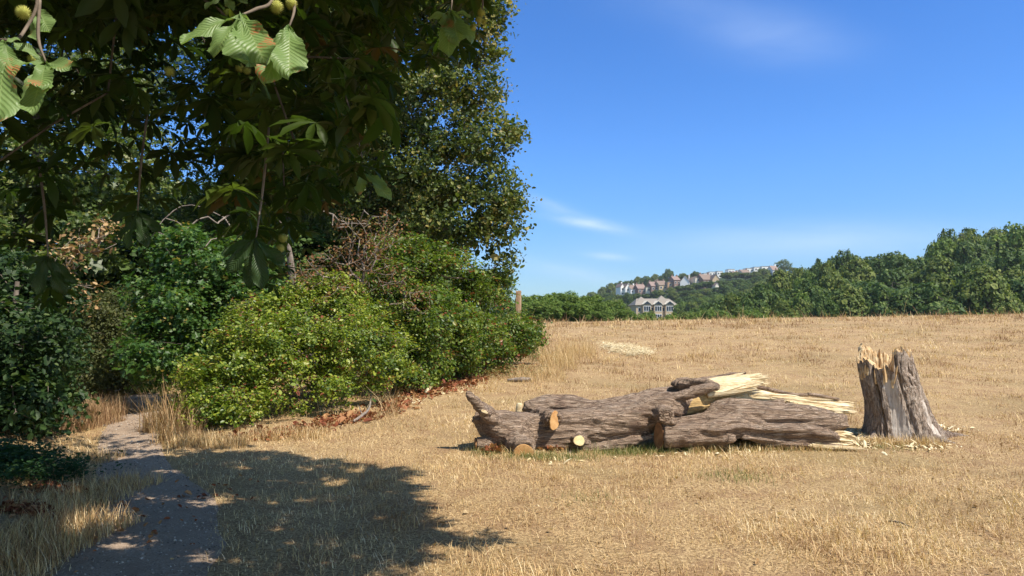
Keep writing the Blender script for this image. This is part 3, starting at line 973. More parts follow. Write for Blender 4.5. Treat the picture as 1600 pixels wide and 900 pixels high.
# heartwood: ragged inner wall of the hollow, from the rim down to a torn floor
top = outer[-1]
inner = []
cen = np.array([-0.215, 0.035, 0])
for j, (k_, zf) in enumerate([(1.0, 0.0), (0.94, 0.012), (0.86, 0.02), (0.78, -0.03), (0.72, -0.10), (0.66, -0.2), (0.58, -0.30), (0.42, -0.34), (0.2, -0.36), (0.03, -0.36)]):
    ptt = top.copy()
    ptt[:, :2] = cen[:2] + (top[:, :2] - cen[:2]) * k_
    jag = 0.06 * fbm(np.stack([np.cos(th) * 7, np.sin(th) * 7, th * 0 + j * 0.25], -1), 3, 77)
    zlow = 0.80 + 0.05 * np.sin(th * 3)
    zt = top[:, 2] + zf + (jag * 1.6 if j > 0 else 0)
    if zf < -0.05:
        q = (-zf) / 0.36
        zt = top[:, 2] * (1 - q) + zlow * q + jag
    ptt[:, 2] = zt
    inner.append(ptt)
V1, s1, l1 = grid_mesh(np.array(inner), close_v=True)
l1 = l1.reshape(-1, 4)[:, ::-1].ravel()
# upright slivers on the rim and within
cnt = 330
ii = rng.integers(0, NT_, cnt)
kk = rng.uniform(0.74, 0.96, cnt)
Bs = top[ii].copy(); Bs[:, :2] = cen[:2] + (Bs[:, :2] - cen[:2]) * kk[:, None]; Bs[:, 2] -= 0.22
Ds = np.stack([rng.normal(0, .06, cnt), rng.normal(0, .06, cnt), np.ones(cnt)], -1)
order = np.argsort(ii)
sv = []
for q in range(cnt):
    sv.append(splinters(np.array([Bs[q], Bs[q] + 1e-4]), np.array([Ds[q], Ds[q]]), np.full(2, rng.uniform(.14, .26)), 0.032, rng, 1, 0.03))
V2, s2, l2, r2 = join_np([(V1, s1, l1, np.zeros(len(s1)))] + sv)
link('heartwood', mesh_np(V2 + base, s2, l2), stump, [M['heart']])
# surface roots creeping from its foot
rt = []
for a, L_ in ((-8, 0.55), (18, 0.4), (-62, 0.3), (195, 0.22)):
    a = R2D(a); pts = []; rr_ = []
    for t in np.linspace(0, 1, 5):
        r_ = 0.42 + t * L_
        x_ = base[0] + math.cos(a + 0.2 * t) * r_; y_ = base[1] + math.sin(a + 0.2 * t) * r_
        pts.append((x_, y_, height(np.array([x_]), np.array([y_]))[0] + 0.03 - 0.05 * t)); rr_.append(0.075 * (1 - t) + 0.018)
    rt.append(limb_w(pts, rr_, 12))
for q_ in rt:
    me = remesh([q_], 0.012); bark_displace(me, 0.014, 0, (7, 9), 8)
    link('root', me, stump, [M['stump_bark']])
# ------------------------------------------------------------------ plants
LEAF = np.array([[0, 0, 0], [.30, .30, .07], [.26, .72, .05], [0, 1, -.03], [-.26, .72, .05], [-.30, .30, .07]])
LEAF_F = [[0, 1, 2, 3], [0, 3, 4, 5]]
# lobed leaf (sycamore, hawthorn): a ragged star of five lobes
_a = [(0, 0), (.45, -.05), (.26, .22), (.58, .52), (.22, .55), (.0, 1.0), (-.22, .55), (-.58, .52), (-.26, .22), (-.45, -.05)]
LOBE = np.array([[x_, y_, 0.05 * abs(x_) * 2 - 0.06 * y_ * y_] for x_, y_ in _a])
LOBE_F = [[0, 1, 2, 5], [2, 3, 4, 5], [0, 5, 8, 9], [5, 6, 7, 8]]
CARD = np.array([[-.5, 0, 0], [.1, -.35, .1], [.5, .2, 0], [.15, .6, .12], [-.4, .5, -.05]])
CARD_F = [[0, 1, 2, 3, 4]]


def unit(rng, n_):
    v = rng.normal(size=(n_, 3)); return v / np.linalg.norm(v, axis=1, keepdims=True)


def blob_points(blobs, n_, rng, shell=0.28, floor=None, cut=0.62, squash=0.9):
    """points near the skins of a set of balls (x,y,z,r), not deep inside any other ball"""
    Bl = np.array(blobs, float)
    p = Bl[:, 3] ** 2; p /= p.sum()
    i = rng.choice(len(Bl), size=int(n_ * 2.2), p=p)
    u = unit(rng, len(i))
    r = 1 - np.abs(rng.normal(0, shell, len(i)))
    P = Bl[i, :3] + u * (Bl[i, 3] * np.clip(r, 0.05, 1.1))[:, None] * np.array([1, 1, squash])
    ok = np.ones(len(P), bool)
    for b in Bl:
        dd = np.linalg.norm((P - b[:3]) / np.array([1, 1, squash]), axis=1) / b[3]
        ok &= dd > cut * rng.uniform(0.3, 1, len(P))
    if floor is not None:
        ok &= P[:, 2] > height(P[:, 0], P[:, 1]) + floor
    P, u = P[ok][:n_], u[ok][:n_]
    return P, u


def clump_leaves(C, U, per, spread, size, rng, T=LEAF, Fc=LEAF_F, flat=0.7, up=0.7, outw=0.6, var=0.35, droop=0.0, cl_rnd=0.25, beta=(2, 2.4)):
    """leaves in clumps round centres C with outward directions U"""
    n_ = len(C) * per
    ci = np.repeat(np.arange(len(C)), per)
    P = C[ci] + rng.normal(0, 1, (n_, 3)) * spread * np.array([1, 1, flat])
    nn = unit(rng, n_) * 0.9 + U[ci] * outw + np.array([0, 0, up])
    R = basis(nn, rng)
    if droop:
        yv = R[:, 1] + np.array([0, 0, -droop]); R = basis(nn, rng, up=yv)
    S = size * rng.lognormal(0, var, n_)
    rc = rng.normal(0, cl_rnd, len(C))
    rn = np.clip(rng.beta(*beta, n_) + rc[ci], 0, 1)
    return scatter(T, Fc, P, R, S, rn)


def skeleton(rootpts, rootr, targets, rng, jitter=0.06, lam=0.35, seg=0.35, twig=0.006, power=2.3, rmax=None, sag=0.0):
    """grow limbs: each target joins the nearest node of the tree so far. returns tube arrays"""
    nodes = [np.array(p, float) for p in rootpts]; par = [-1] + list(range(len(rootpts) - 1))
    plen = [0.0]
    for i in range(1, len(nodes)): plen.append(plen[-1] + 0.3 * np.linalg.norm(nodes[i] - nodes[i - 1]))
    nroot = len(nodes)
    order = np.argsort(np.linalg.norm(targets - nodes[-1], axis=1))
    cap = nroot + len(targets) * 40
    arr = np.zeros((cap, 3)); arr[:nroot] = nodes; pl = np.zeros(cap); pl[:nroot] = plen
    pa = np.full(cap, -1); pa[:nroot] = par; n_ = nroot
    first = max(0, nroot // 2)
    for k in order:
        t = targets[k]
        dd = np.linalg.norm(arr[first:n_] - t, axis=1)
        c = dd + lam * pl[first:n_]
        j = int(np.argmin(c)) + first
        D = np.linalg.norm(t - arr[j]); m_ = max(1, int(D / seg)); m_ = min(m_, 30)
        prev = j; a0 = arr[j].copy()
        off = rng.normal(0, jitter * D, 3)
        for q in range(1, m_ + 1):
            f = q / m_
            p = a0 * (1 - f) + t * f + off * math.sin(f * math.pi) + rng.normal(0, jitter * 0.35 * min(D / m_, 1), 3)
            p[2] += sag * math.sin(f * math.pi) * D
            if n_ >= cap: break
            arr[n_] = p; pa[n_] = prev; pl[n_] = pl[prev] + D / m_
            prev = n_; n_ += 1
    w_ = np.zeros(n_); child = np.zeros(n_, int)
    for i in range(n_):
        if pa[i] >= 0: child[pa[i]] += 1
    w_[child[:n_] == 0] = twig ** power
    for i in range(n_ - 1, nroot - 1, -1):
        w_[pa[i]] += w_[i] + (twig * 0.25) ** power
    r = w_ ** (1 / power)
    for i in range(nroot):
        r[i] = rootr[i]
    if rmax is not None: r[nroot:] = np.minimum(r[nroot:], rmax)
    i = np.arange(1, n_); i = i[pa[i] >= 0]
    i = i[i >= nroot]
    A = arr[pa[i]]; B = arr[i]
    ra = np.minimum(r[pa[i]], r[i] * 1.35); rb = r[i]
    return A, B, ra, rb


def trunk_np(pts, rad, sides=16):
    return limb_w(pts, rad, sides)


def blobs_px(lst):
    """balls given as (px, py, depth, radius in photograph pixels)"""
    return [(*W(a, b, c), r * c / F) for a, b, c, r in lst]


def plant(name, label, cat, base, trunk, blobs, nclump, per, spread, size, mt, rng, group=None, wood='trunk', T=LEAF, Fc=LEAF_F,
          floor=0.05, twig=0.006, branches=260, crown_name='crown', shell=0.28, extra=None, keep=None, stem_name='trunk', cut=0.62, ragged=0, shoots=0, hollows=0, hcut=-0.30, **kw):
    root = empty(name, base, label, cat, group)
    if ragged:
        sub = []
        for b in blobs:
            for _ in range(ragged):
                u = unit(rng, 1)[0]; u[2] = abs(u[2]) * 0.9 - 0.15
                sub.append((b[0] + u[0] * b[3] * .95, b[1] + u[1] * b[3] * .95, b[2] + u[2] * b[3] * .85, b[3] * rng.uniform(.16, .38)))
        blobs = list(blobs) + sub
    C, U_ = blob_points(blobs, nclump, rng, floor=floor, shell=shell, cut=cut)
    if keep is not None:
        k = keep(C); C, U_ = C[k], U_[k]
    if hollows:
        k = vnoise(C * hollows + 31.0, 55) > hcut; C, U_ = C[k], U_[k]
    lv = [clump_leaves(C, U_, per, spread, size, rng, T, Fc, **kw)]
    stems = []
    if shoots:
        up_ = np.where(U_[:, 2] > -0.1)[0]
        S0 = C[rng.choice(up_, shoots)]
        D0 = unit(rng, shoots) * 0.8 + np.array([0, 0, 0.75]); D0 /= np.linalg.norm(D0, axis=1, keepdims=True)
        Ls = rng.uniform(0.18, 0.6, shoots)
        pts = []
        for q in range(6):
            f = q / 5
            pts.append(S0 + D0 * (Ls * f)[:, None] + np.array([0, 0, -1.0]) * (Ls * 0.45 * f * f)[:, None])
        for q in range(5):
            stems.append(tubes((pts[q], pts[q + 1], np.full(shoots, .0045 - .0007 * q), np.full(shoots, .0038 - .0007 * q)), 4))
        Lp = np.concatenate(pts[1:])
        lv.append(clump_leaves(Lp, np.tile([[0, 0, 1.0]], (len(Lp), 1)), 5, size * 0.8, size * 0.95, rng, T, Fc))
    V, s, l, r = join_np(lv)
    me = mesh_np(V, s, l, {'rnd': r})
    link(crown_name, me, root, [M[mt]])
    tp, tr = trunk
    pieces = [trunk_np(tp, tr)] + stems
    if branches:
        sel = C[rng.choice(len(C), min(branches, len(C)), replace=False)]
        tp2, tr2 = catmull(np.array(tp, float), np.array(tr, float), 4)
        A, B, ra, rb = skeleton(tp2, tr2, sel, rng, twig=twig)
        pieces.append(tubes((A, B, ra, rb), 5))
    V, s, l, r = join_np(pieces)
    me = mesh_np(V, s, l, smooth=False)
    link(stem_name, me, root, [M[wood]])
    if extra: extra(root, C, U_, rng)
    return root


def gnd(x_, y_, dz=0.0):
    return np.array([x_, y_, float(height(np.array([x_]), np.array([y_]))[0]) + dz])


# ---- tall oak at the corner of the wood
rng = np.random.default_rng(101)
ob_ = blobs_px([(560, -230, 21, 200), (680, -170, 20, 130), (700, -60, 19.5, 90), (560, -40, 20, 150), (610, 70, 20, 135), (720, 40, 19, 78), (735, 135, 19, 55), (660, 180, 19.5, 100),
                (765, 215, 18.6, 48), (700, 260, 19, 85), (600, 270, 20, 120), (770, 300, 18.6, 55), (700, 340, 19, 80), (760, 375, 18.5, 42), (795, 345, 18.4, 34), (600, 370, 20, 90),
                (806, 318, 18.3, 22), (520, 180, 21, 110), (790, 400, 18.5, 14), (799, 425, 18.4, 9), (745, -20, 19, 50), (783, 25, 19, 24), (785, 95, 19, 20), (803, 205, 18.6, 20), (838, 322, 18.3, 11)])
tb = gnd(-3.8, 20.5)
plant('oak_tree', 'tall dark green oak rising against the blue sky at the edge of the wood', 'tree', tb,
      ([tb + (0, 0, -.2), tb + (0.05, 0, 1.8), tb + (-0.1, 0.1, 4.5), tb + (0.2, 0, 7.5), tb + (0.0, 0.2, 11)], [0.42, 0.32, 0.25, 0.17, 0.08]),
      ob_, 3700, 48, 0.17, 0.085, 'oak_leaf', rng, twig=0.007, branches=900, shell=0.33, cut=0.45, up=0.55, cl_rnd=0.22, ragged=3, hollows=1.1, hcut=-0.48)

# ---- trees behind, on the left
rng = np.random.default_rng(102)
b1 = blobs_px([(330, -150, 24, 220), (420, 60, 24, 150), (300, 130, 24, 130), (470, 200, 23, 120), (400, 290, 23, 110), (520, 330, 22, 90), (300, 330, 24, 70)])
tb = gnd(-8.2, 24)
plant('ash_tree', 'light leafed tree standing behind the gap between oak and sycamore', 'tree', tb,
      ([tb + (0, 0, -.2), tb + (0.1, 0, 3), tb + (0.3, 0.1, 7), tb + (0.1, 0, 12)], [0.34, 0.25, 0.18, 0.07]),
      b1, 1500, 44, 0.22, 0.095, 'pale_leaf', rng, twig=0.008, branches=500, shell=0.4, cut=0.35, cl_rnd=0.14)
rng = np.random.default_rng(103)
b2 = blobs_px([(60, -120, 20, 230), (140, 120, 20, 130), (0, 180, 20, 130), (60, 300, 19, 110), (190, 260, 19, 90), (-80, 330, 19, 120), (130, 370, 18, 70), (20, 420, 17, 80)])
tb = gnd(-13.2, 19.5)
plant('field_maple_tree', 'yellow green tree glimpsed behind the hanging chestnut leaves at far left', 'tree', tb,
      ([tb + (0, 0, -.2), tb + (0.1, 0, 3), tb + (0.5, 0.1, 6), tb + (0.4, 0, 11)], [0.30, 0.23, 0.16, 0.07]),
      b2, 1300, 44, 0.20, 0.095, 'pale_leaf', rng, twig=0.007, branches=420, shell=0.4, cut=0.35, T=LOBE, Fc=LOBE_F, cl_rnd=0.14)

# ---- sycamore scrub, sunlit lobed leaves
rng = np.random.default_rng(104)
b3 = blobs_px([(320, 420, 14.5, 72), (270, 395, 15, 45), (370, 410, 14.5, 50), (300, 500, 14, 70), (260, 560, 13.5, 60), (340, 560, 14, 60), (390, 480, 14.5, 60), (240, 470, 14.5, 45)])
tb = gnd(-6.3, 14.6)
plant('sycamore', 'young sycamore with bright lobed leaves standing right of the path opening', 'tree', tb,
      ([tb + (0, 0, -.1), tb + (0.1, -0.1, 1.2), tb + (0.2, 0, 2.4)], [0.09, 0.07, 0.03]),
      b3, 800, 34, 0.13, 0.066, 'maple_leaf', rng, twig=0.005, branches=200, T=LOBE, Fc=LOBE_F, up=0.9, cl_rnd=0.12, ragged=3, shoots=120, hollows=2.2)
# ---- olive shrub closing the path
rng = np.random.default_rng(105)
b4 = blobs_px([(170, 545, 17, 70), (120, 520, 16.5, 55), (210, 560, 17.5, 50), (130, 590, 16, 45), (195, 500, 18, 55), (230, 620, 17, 35), (185, 615, 17.5, 35)])
tb = gnd(-9.2, 17)
plant('willow_shrub', 'olive green fine leafed shrub closing the far end of the path', 'shrub', tb,
      ([tb + (0, 0, -.1), tb + (0.1, -0.1, .8), tb + (0.0, 0, 1.6)], [0.07, 0.05, 0.03]),
      b4, 1500, 30, 0.12, 0.052, 'willow_leaf', rng, twig=0.004, branches=300, up=0.3, wood='twig', stem_name='stem', cl_rnd=0.10, ragged=2, shoots=160)
# ---- dark shrub at the left edge
rng = np.random.default_rng(106)
b5 = blobs_px([(20, 540, 10.2, 85), (-70, 600, 10, 110), (30, 640, 9.8, 62), (75, 560, 11.5, 55), (60, 470, 12, 60), (-20, 460, 12, 80), (85, 640, 11.0, 40)])
tb = gnd(-7.2, 10.6)
plant('hazel_shrub', 'dark shaded shrub at the left edge beside the path', 'shrub', tb,
      ([tb + (0, 0, -.1), tb + (0.1, -0.1, .8), tb + (0.1, 0, 2.0)], [0.06, 0.05, 0.03]),
      b5, 900, 30, 0.11, 0.07, 'ivy_leaf', rng, twig=0.004, branches=240, wood='twig', stem_name='stem', cl_rnd=0.12)
# ---- shrub with dead beige leaves
rng = np.random.default_rng(107)
b6 = blobs_px([(150, 370, 15.5, 34), (100, 410, 15, 32), (60, 450, 14.5, 34), (25, 490, 14, 28), (120, 460, 15, 30)])
tb = gnd(-9.6, 15)
plant('withered_tree', 'slim dead tree with beige withered leaves left of the path', 'tree', tb,
      ([tb + (0, 0, -.1), tb + (0.1, -0.1, 1.2), tb + (0.1, 0, 2.6)], [0.06, 0.05, 0.02]),
      b6, 90, 9, 0.13, 0.075, 'dead_leaf', rng, twig=0.006, branches=110, wood='dead_wood')

# ---- the bright bramble and hawthorn bank
rng = np.random.default_rng(108)
b7 = blobs_px([(345, 610, 11.6, 62), (315, 640, 11.1, 42), (395, 570, 12.2, 72), (450, 560, 12.6, 84), (520, 540, 13.2, 84), (580, 565, 13.8, 72), (500, 490, 14, 66), (560, 610, 13.0, 40),
               (430, 620, 11.9, 55), (470, 470, 13.9, 40), (530, 465, 14.0, 40), (560, 500, 14.2, 40), (370, 650, 11.2, 40), (500, 615, 12.4, 48), (300, 600, 12.5, 30), (420, 500, 13.6, 50), (285, 655, 11.3, 22)])
tb = gnd(-3.9, 12.9)
plant('bramble_bank', 'broad mound of bright yellow green bramble and hawthorn right of the path', 'bush', tb,
      ([tb + (0, 0, -.1), tb + (0.1, 0, .6), tb + (0.2, 0.2, 1.3)], [0.06, 0.05, 0.03]),
      b7, 1700, 52, 0.085, 0.044, 'bramble_leaf', rng, twig=0.0035, branches=420, wood='twig', stem_name='stem', shell=0.22, up=0.8, cl_rnd=0.20, ragged=5, shoots=520, hollows=2.2, hcut=-0.22,
      keep=lambda C: C[:, 2] - height(C[:, 0], C[:, 1]) > 0.22 + 0.28 * vnoise(C * np.array([2.2, 2.2, 0]), 8))
# ---- climbers over the middle
rng = np.random.default_rng(109)
b8 = blobs_px([(650, 425, 16.5, 62), (700, 440, 17.5, 58), (610, 460, 15.5, 50), (650, 500, 15.5, 62), (745, 470, 18.5, 48), (600, 400, 16.5, 38), (690, 500, 16.5, 55), (770, 450, 19, 34), (620, 540, 15, 55), (575, 470, 15.5, 40)])
tb = gnd(-2.4, 16.6)
plant('hawthorn_bush', 'tall mid green hawthorn overgrown with climbers in front of the oak', 'bush', tb,
      ([tb + (0, 0, -.1), tb + (0.1, 0, 1), tb + (-0.1, 0.1, 2.4)], [0.10, 0.07, 0.03]),
      b8, 2100, 32, 0.11, 0.055, 'hawthorn_leaf', rng, twig=0.005, branches=380, wood='dead_wood', stem_name='stem', shell=0.3, cl_rnd=0.24, beta=(1.8, 2.4), ragged=5, shoots=520, hollows=1.9, hcut=-0.12)
# ---- low shrub at the right end
rng = np.random.default_rng(110)
b9 = blobs_px([(700, 535, 16.8, 48), (745, 530, 18.0, 44), (790, 530, 19.5, 38), (822, 528, 20.6, 27), (665, 570, 15.6, 42), (720, 565, 17.0, 28), (775, 555, 18.6, 26), (640, 600, 14.8, 32), (836, 512, 20.6, 12), (812, 500, 20.6, 15)])
tb = gnd(-0.9, 18.2)
plant('low_hedge_bush', 'low dark green bush tapering towards the open meadow and the wooden post', 'bush', tb,
      ([tb + (0, 0, -.1), tb + (0.1, 0, .5), tb + (0.1, 0.1, 1.0)], [0.06, 0.05, 0.03]),
      b9, 1900, 32, 0.10, 0.052, 'hawthorn_leaf', rng, twig=0.004, branches=320, wood='twig', stem_name='stem', shell=0.25, cl_rnd=0.22, ragged=4, shoots=300, hollows=2.6,
      keep=lambda C: C[:, 2] - height(C[:, 0], C[:, 1]) > 0.12 + 0.2 * vnoise(C * np.array([2.2, 2.2, 0]), 9))

# ---- bare dead tree with rusty leaves among the bushes
rng = np.random.default_rng(111)
b10 = blobs_px([(500, 420, 14.4, 36), (560, 390, 14.6, 52), (600, 360, 14.8, 40), (470, 445, 14.0, 28), (545, 450, 14.0, 34), (610, 430, 14.6, 34), (540, 345, 15, 24), (690, 520, 15.6, 22), (650, 470, 14.8, 26), (480, 425, 13.6, 30), (510, 445, 13.4, 26)])
tb = gnd(-2.9, 14.9)
deadt = plant('dead_tree', 'leafless grey dead tree with a few rusty leaves poking out of the bushes', 'tree', tb,
      ([tb + (0, 0, -.1), tb + (0.0, 0, 1.2), tb + (-0.1, -0.1, 2.2)], [0.07, 0.055, 0.035]),
      b10, 420, 7, 0.07, 0.040, 'withered_leaf', rng, twig=0.0045, branches=420, wood='dead_wood', crown_name='withered_leaves', shell=0.5)
# bare limbs reaching to the left, above the sycamore
rng = np.random.default_rng(112)
tb = gnd(-5.0, 17.2)
tg = [W(a, b, c) for a, b, c in [(245, 362, 14.5), (260, 370, 14.4), (290, 358, 14.6), (340, 350, 15), (330, 375, 14.2), (270, 400, 14), (350, 340, 15.4), (520, 352, 15), (560, 350, 15.2), (600, 340, 15.6),
                                 (450, 330, 15), (470, 300, 15.5), (570, 330, 15), (230, 350, 15)]]
root = empty('bare_branched_tree', tb, 'bleached bare branches stretching sideways above the sycamore', 'tree')
rp = [tb + (0, 0, -.1), tb + (0, -.1, 1.5), tb + (-.1, -.3, 3.0), tb + (-.3, -.6, 3.9)]
A, B, ra, rb = skeleton(rp, [.12, .10, .07, .05], np.array(tg + [t + rng.normal(0, .15, 3) for t in tg]), rng, jitter=0.14, twig=0.010, seg=0.2)
V, s, l, r = join_np([trunk_np(rp, [.12, .10, .07, .05]), tubes((A, B, ra, rb), 6)])
link('trunk', mesh_np(V, s, l), root, [M['dead_wood']])

# ---- wood behind, dark and deep: a few big trees
def crown_mesh(rng, nsub, nleaf, size, sparse=1.0, tall=1.0):
    """unit tree crown: centre (0,0,.6), height 1; returns mesh data, clump based"""
    bl = [(0, 0, 0.55, 0.34)]
    for k in range(nsub):
        u = unit(rng, 1)[0]; u[2] = u[2] * 0.9 + 0.05
        rr_ = rng.uniform(0.24, 0.36)
        c_ = np.array([0, 0, 0.54]) + u * rr_ * np.array([1.0, 1.0, 0.95 * tall])
        bl.append((c_[0], c_[1], max(c_[2], 0.16), rng.uniform(0.07, 0.15)))
    C, U_ = blob_points(bl, nleaf // 9, rng, shell=0.10 * sparse, cut=0.9)
    V, s, l, r = clump_leaves(C, U_, 9, 0.018, size, rng, CARD, CARD_F, up=0.5, outw=1.3, cl_rnd=0.24)
    return mesh_np(V, s, l, {'rnd': r})


def crown_trunk(rng):
    p = [(0, 0, -.05), (0.005, 0, .2), (-.01, .01, .45), (0.01, 0, .75)]
    V, s, l, r = limb_w(p, [.030, .022, .016, .006], 8)
    seg = []
    t_ = unit(rng, 14) * 0.3 + np.array([0, 0, 0.58])
    A, B, ra, rb = skeleton([np.array(q) for q in p], [.03, .022, .016, .006], t_, rng, twig=0.003, seg=0.12)
    V, s, l, r = join_np([(V, s, l, r), tubes((A, B, ra, rb), 5)])
    return mesh_np(V, s, l)


def ensure(me, mt):
    if not me.materials: me.materials.append(M[mt])
    return me


CR = {}
rng = np.random.default_rng(200)
for kind in ('far_a', 'far_b', 'far_c'):
    CR[kind] = []
    for v in range(2):
        CR[kind].append((ensure(crown_mesh(rng, 34 + 10 * v, 15000, 0.025), kind), ensure(crown_trunk(rng), 'trunk')))
CR['bush'] = [(ensure(crown_mesh(rng, 26, 13000, 0.022), 'far_c'), ensure(crown_trunk(rng), 'trunk'))]
CR['bush2'] = [(ensure(crown_mesh(rng, 26, 13000, 0.022), 'far_a'), ensure(crown_trunk(rng), 'trunk'))]
CR['sparse'] = [(ensure(crown_mesh(rng, 40, 5200, 0.024, 1.8), 'far_b'), ensure(crown_trunk(rng), 'trunk'))]


def far_tree(kind, P, h, w_, rng, label, group, name='broadleaf_tree', cat='tree', v=None):
    v = rng.integers(0, len(CR[kind])) if v is None else v
    cm, tm = CR[kind][v]
    root = empty(name, P, label, cat, group)
    root.rotation_euler = (0, 0, rng.uniform(0, 6.28))
    root.scale = (w_, w_, h)
    for nm_, me_ in (('crown', cm), ('trunk', tm)):
        o = bpy.data.objects.new(nm_, me_); COL.objects.link(o); o.parent = root
    return root


REC = []


def tree_top(kind, px, py, d, wpx, rng, label, group, hmin=2.0, **k):
    """a tree whose crown reaches photograph height py when standing at depth d"""
    top = W(px, py, d)
    b = gnd(top[0], d, -0.05)
    if kind.startswith('bush'): b[2] -= 0.22 * (top[2] - b[2])
    h = max(top[2] - b[2], hmin)
    w_ = wpx * d / F / 0.86
    o = far_tree(kind, b, h / 0.98, w_, rng, label, group, **k)
    REC.append((o, px, py, d, kind))
    return o


rng = np.random.default_rng(201)
L1 = 'large dark tree deep in the wood behind the shrubs at left'
for (px, py, d, wpx, kd) in [(-250, 60, 27, 420, 'far_a'), (70, 240, 30, 420, 'far_a'), (330, 250, 33, 400, 'far_a'), (560, 230, 30, 360, 'far_a'), (-120, 330, 21, 300, 'far_a'), (200, 360, 24, 300, 'far_a'),
                             (430, 330, 20, 250, 'far_a'), (110, 420, 20, 170, 'far_b'), (640, 380, 24, 200, 'far_a')]:
    tree_top(kd, px, py, d, wpx, rng, L1, 'trees inside the wood at left')

# ---- hedge beyond the crest
L2 = 'rounded bright green bush in the hedge just beyond the brow, right of the wooden post'
for (px, py, d, wpx, kd) in [(775, 462, 66, 70, 'bush'), (835, 456, 68, 80, 'bush'), (880, 452, 70, 85, 'bush'), (915, 457, 71, 70, 'bush'), (850, 466, 62, 70, 'bush'), (900, 470, 63, 60, 'bush'), (800, 468, 61, 60, 'bush'),
                             (938, 470, 70, 44, 'bush'), (957, 463, 84, 50, 'bush'), (975, 480, 75, 42, 'bush')]:
    tree_top(kd, px, py, d, wpx, rng, L2, 'hedge bushes beyond the brow', name='hedge_bush', cat='bush')
L3 = 'green scrub bush in the row along the far edge of the meadow'
for i, px in enumerate(np.arange(985, 1240, 21)):
    d = 92 + rng.uniform(-6, 6)
    py = 484 + rng.uniform(-5, 5) + (5 if 1000 < px < 1060 else 0)
    tree_top(rng.choice(['bush', 'far_c', 'far_b', 'bush2']), px, py, d, 44 + rng.uniform(-6, 10), rng, L3, 'scrub along the far edge of the meadow', name='scrub_bush', cat='bush')

# ---- the wood at right: rows from the edge of the meadow back to the skyline
sky_px = np.array([1100, 1160, 1200, 1212, 1235, 1260, 1290, 1320, 1345, 1375, 1400, 1440, 1458, 1480, 1530, 1550, 1580, 1600, 1680])
sky_py = np.array([445, 425, 418, 415, 410, 404, 394, 386, 398, 384, 386, 384, 372, 350, 352, 352, 343, 342, 338])
base_g = 'trees of the wood at right'
LR = {'far_a': 'dark green broadleaf tree in the dense wood right of the houses',
      'far_b': 'mid green broadleaf tree in the dense wood right of the houses',
      'far_c': 'bright green broadleaf tree in the dense wood right of the houses'}
for row, (d, frac, wpx, stepx) in enumerate([(185, 1.0, 74, 34), (150, 0.88, 80, 37), (125, 0.70, 82, 39), (110, 0.52, 92, 36), (98, 0.33, 64, 33)]):
    x0 = [1245, 1225, 1150, 1110, 1090][row]
    for px in np.arange(x0, 1700 if row < 4 else 1290, stepx):
        p = px + rng.uniform(-8, 8)
        sk = np.interp(p, sky_px, sky_py)
        py = 497 - (497 - sk) * frac + rng.uniform(-5, 5) * (frac < 1) + (rng.uniform(-1, 9) if frac == 1 else 0)
        kd = rng.choice(['far_a', 'far_b', 'far_c'], p=[0.50, 0.34, 0.16])
        ww = wpx * rng.uniform(0.8, 1.2) * (0.75 if p < 1300 else 1.1)
        tree_top(kd, p, py, d + rng.uniform(-5, 5), ww, rng, LR[kd], base_g)
# tall individuals on the skyline
tree_top('far_a', 1320, 386, 175, 52, rng, 'round dark crown standing above the wood, left of the middle of its skyline', None)
tree_top('sparse', 1500, 343, 160, 72, rng, 'tall loose crowned tree, highest but one on the right skyline', None)
tree_top('far_a', 1478, 352, 158, 50, rng, 'dark crown leaning left out of the skyline group at right', None)
tree_top('far_c', 1585, 341, 150, 100, rng, 'big bright green tree at the right edge of the photo on the skyline', None)
tree_top('sparse', 1224, 403, 520, 28, rng, 'thin crowned tree on the ridge at the right end of the white buildings', None)
tree_top('far_a', 1280, 400, 180, 34, rng, 'small dark crown on the skyline, right of the thin ridge tree', None)

# ---- trees on the town hill
def hill(lst, d0, label, group, kinds=('far_a', 'far_b'), p=(0.6, 0.4), nm='hillside_tree'):
    for (px, py, wpx) in lst:
        tree_top(rng.choice(list(kinds), p=list(p)), px, py, d0 + rng.uniform(-8, 8), wpx, rng, label, group, hmin=5, name=nm)


hill([(925, 456, 30), (942, 448, 26), (955, 442, 24), (968, 438, 22), (982, 436, 22), (997, 432, 20), (1010, 430, 22), (1024, 428, 20), (1036, 428, 16), (1058, 429, 14), (1068, 425, 15), (1076, 428, 12), (1086, 423, 15), (1096, 430, 14)], 560,
     'tree in the line on the crest above the terraced houses', 'trees on the crest of the town hill')
tree_top('far_a', 1044, 419, 555, 18, rng, 'tallest round tree on the crest above the terraced houses', None)
hill([(905, 470, 34), (930, 462, 32), (950, 457, 26), (965, 458, 22), (980, 456, 20), (995, 457, 20), (1010, 459, 18), (1023, 452, 14), (1032, 458, 18), (1048, 457, 18), (1062, 453, 18), (1075, 447, 18), (1088, 441, 20), (1100, 446, 18), (1112, 448, 16), (1124, 449, 14)], 415,
     'tree standing just below the terraced houses', 'trees below the terraced houses')
hill([(1136, 424, 24), (1150, 431, 24), (1165, 430, 24), (1180, 424, 22), (1193, 418, 22), (1208, 424, 22), (1222, 421, 24), (1240, 418, 26)], 470,
     'tree hiding the foot of the white buildings on the ridge', 'trees below the white ridge buildings')
hill([(1090, 456, 34), (1115, 455, 34), (1140, 445, 36), (1165, 440, 36), (1190, 436, 36), (1215, 430, 36), (1240, 424, 36), (1070, 462, 26)], 330,
     'tree on the slope between the apartment block and the wood', 'trees on the middle slope', kinds=('far_a', 'far_b', 'far_c'), p=(.45, .4, .15))
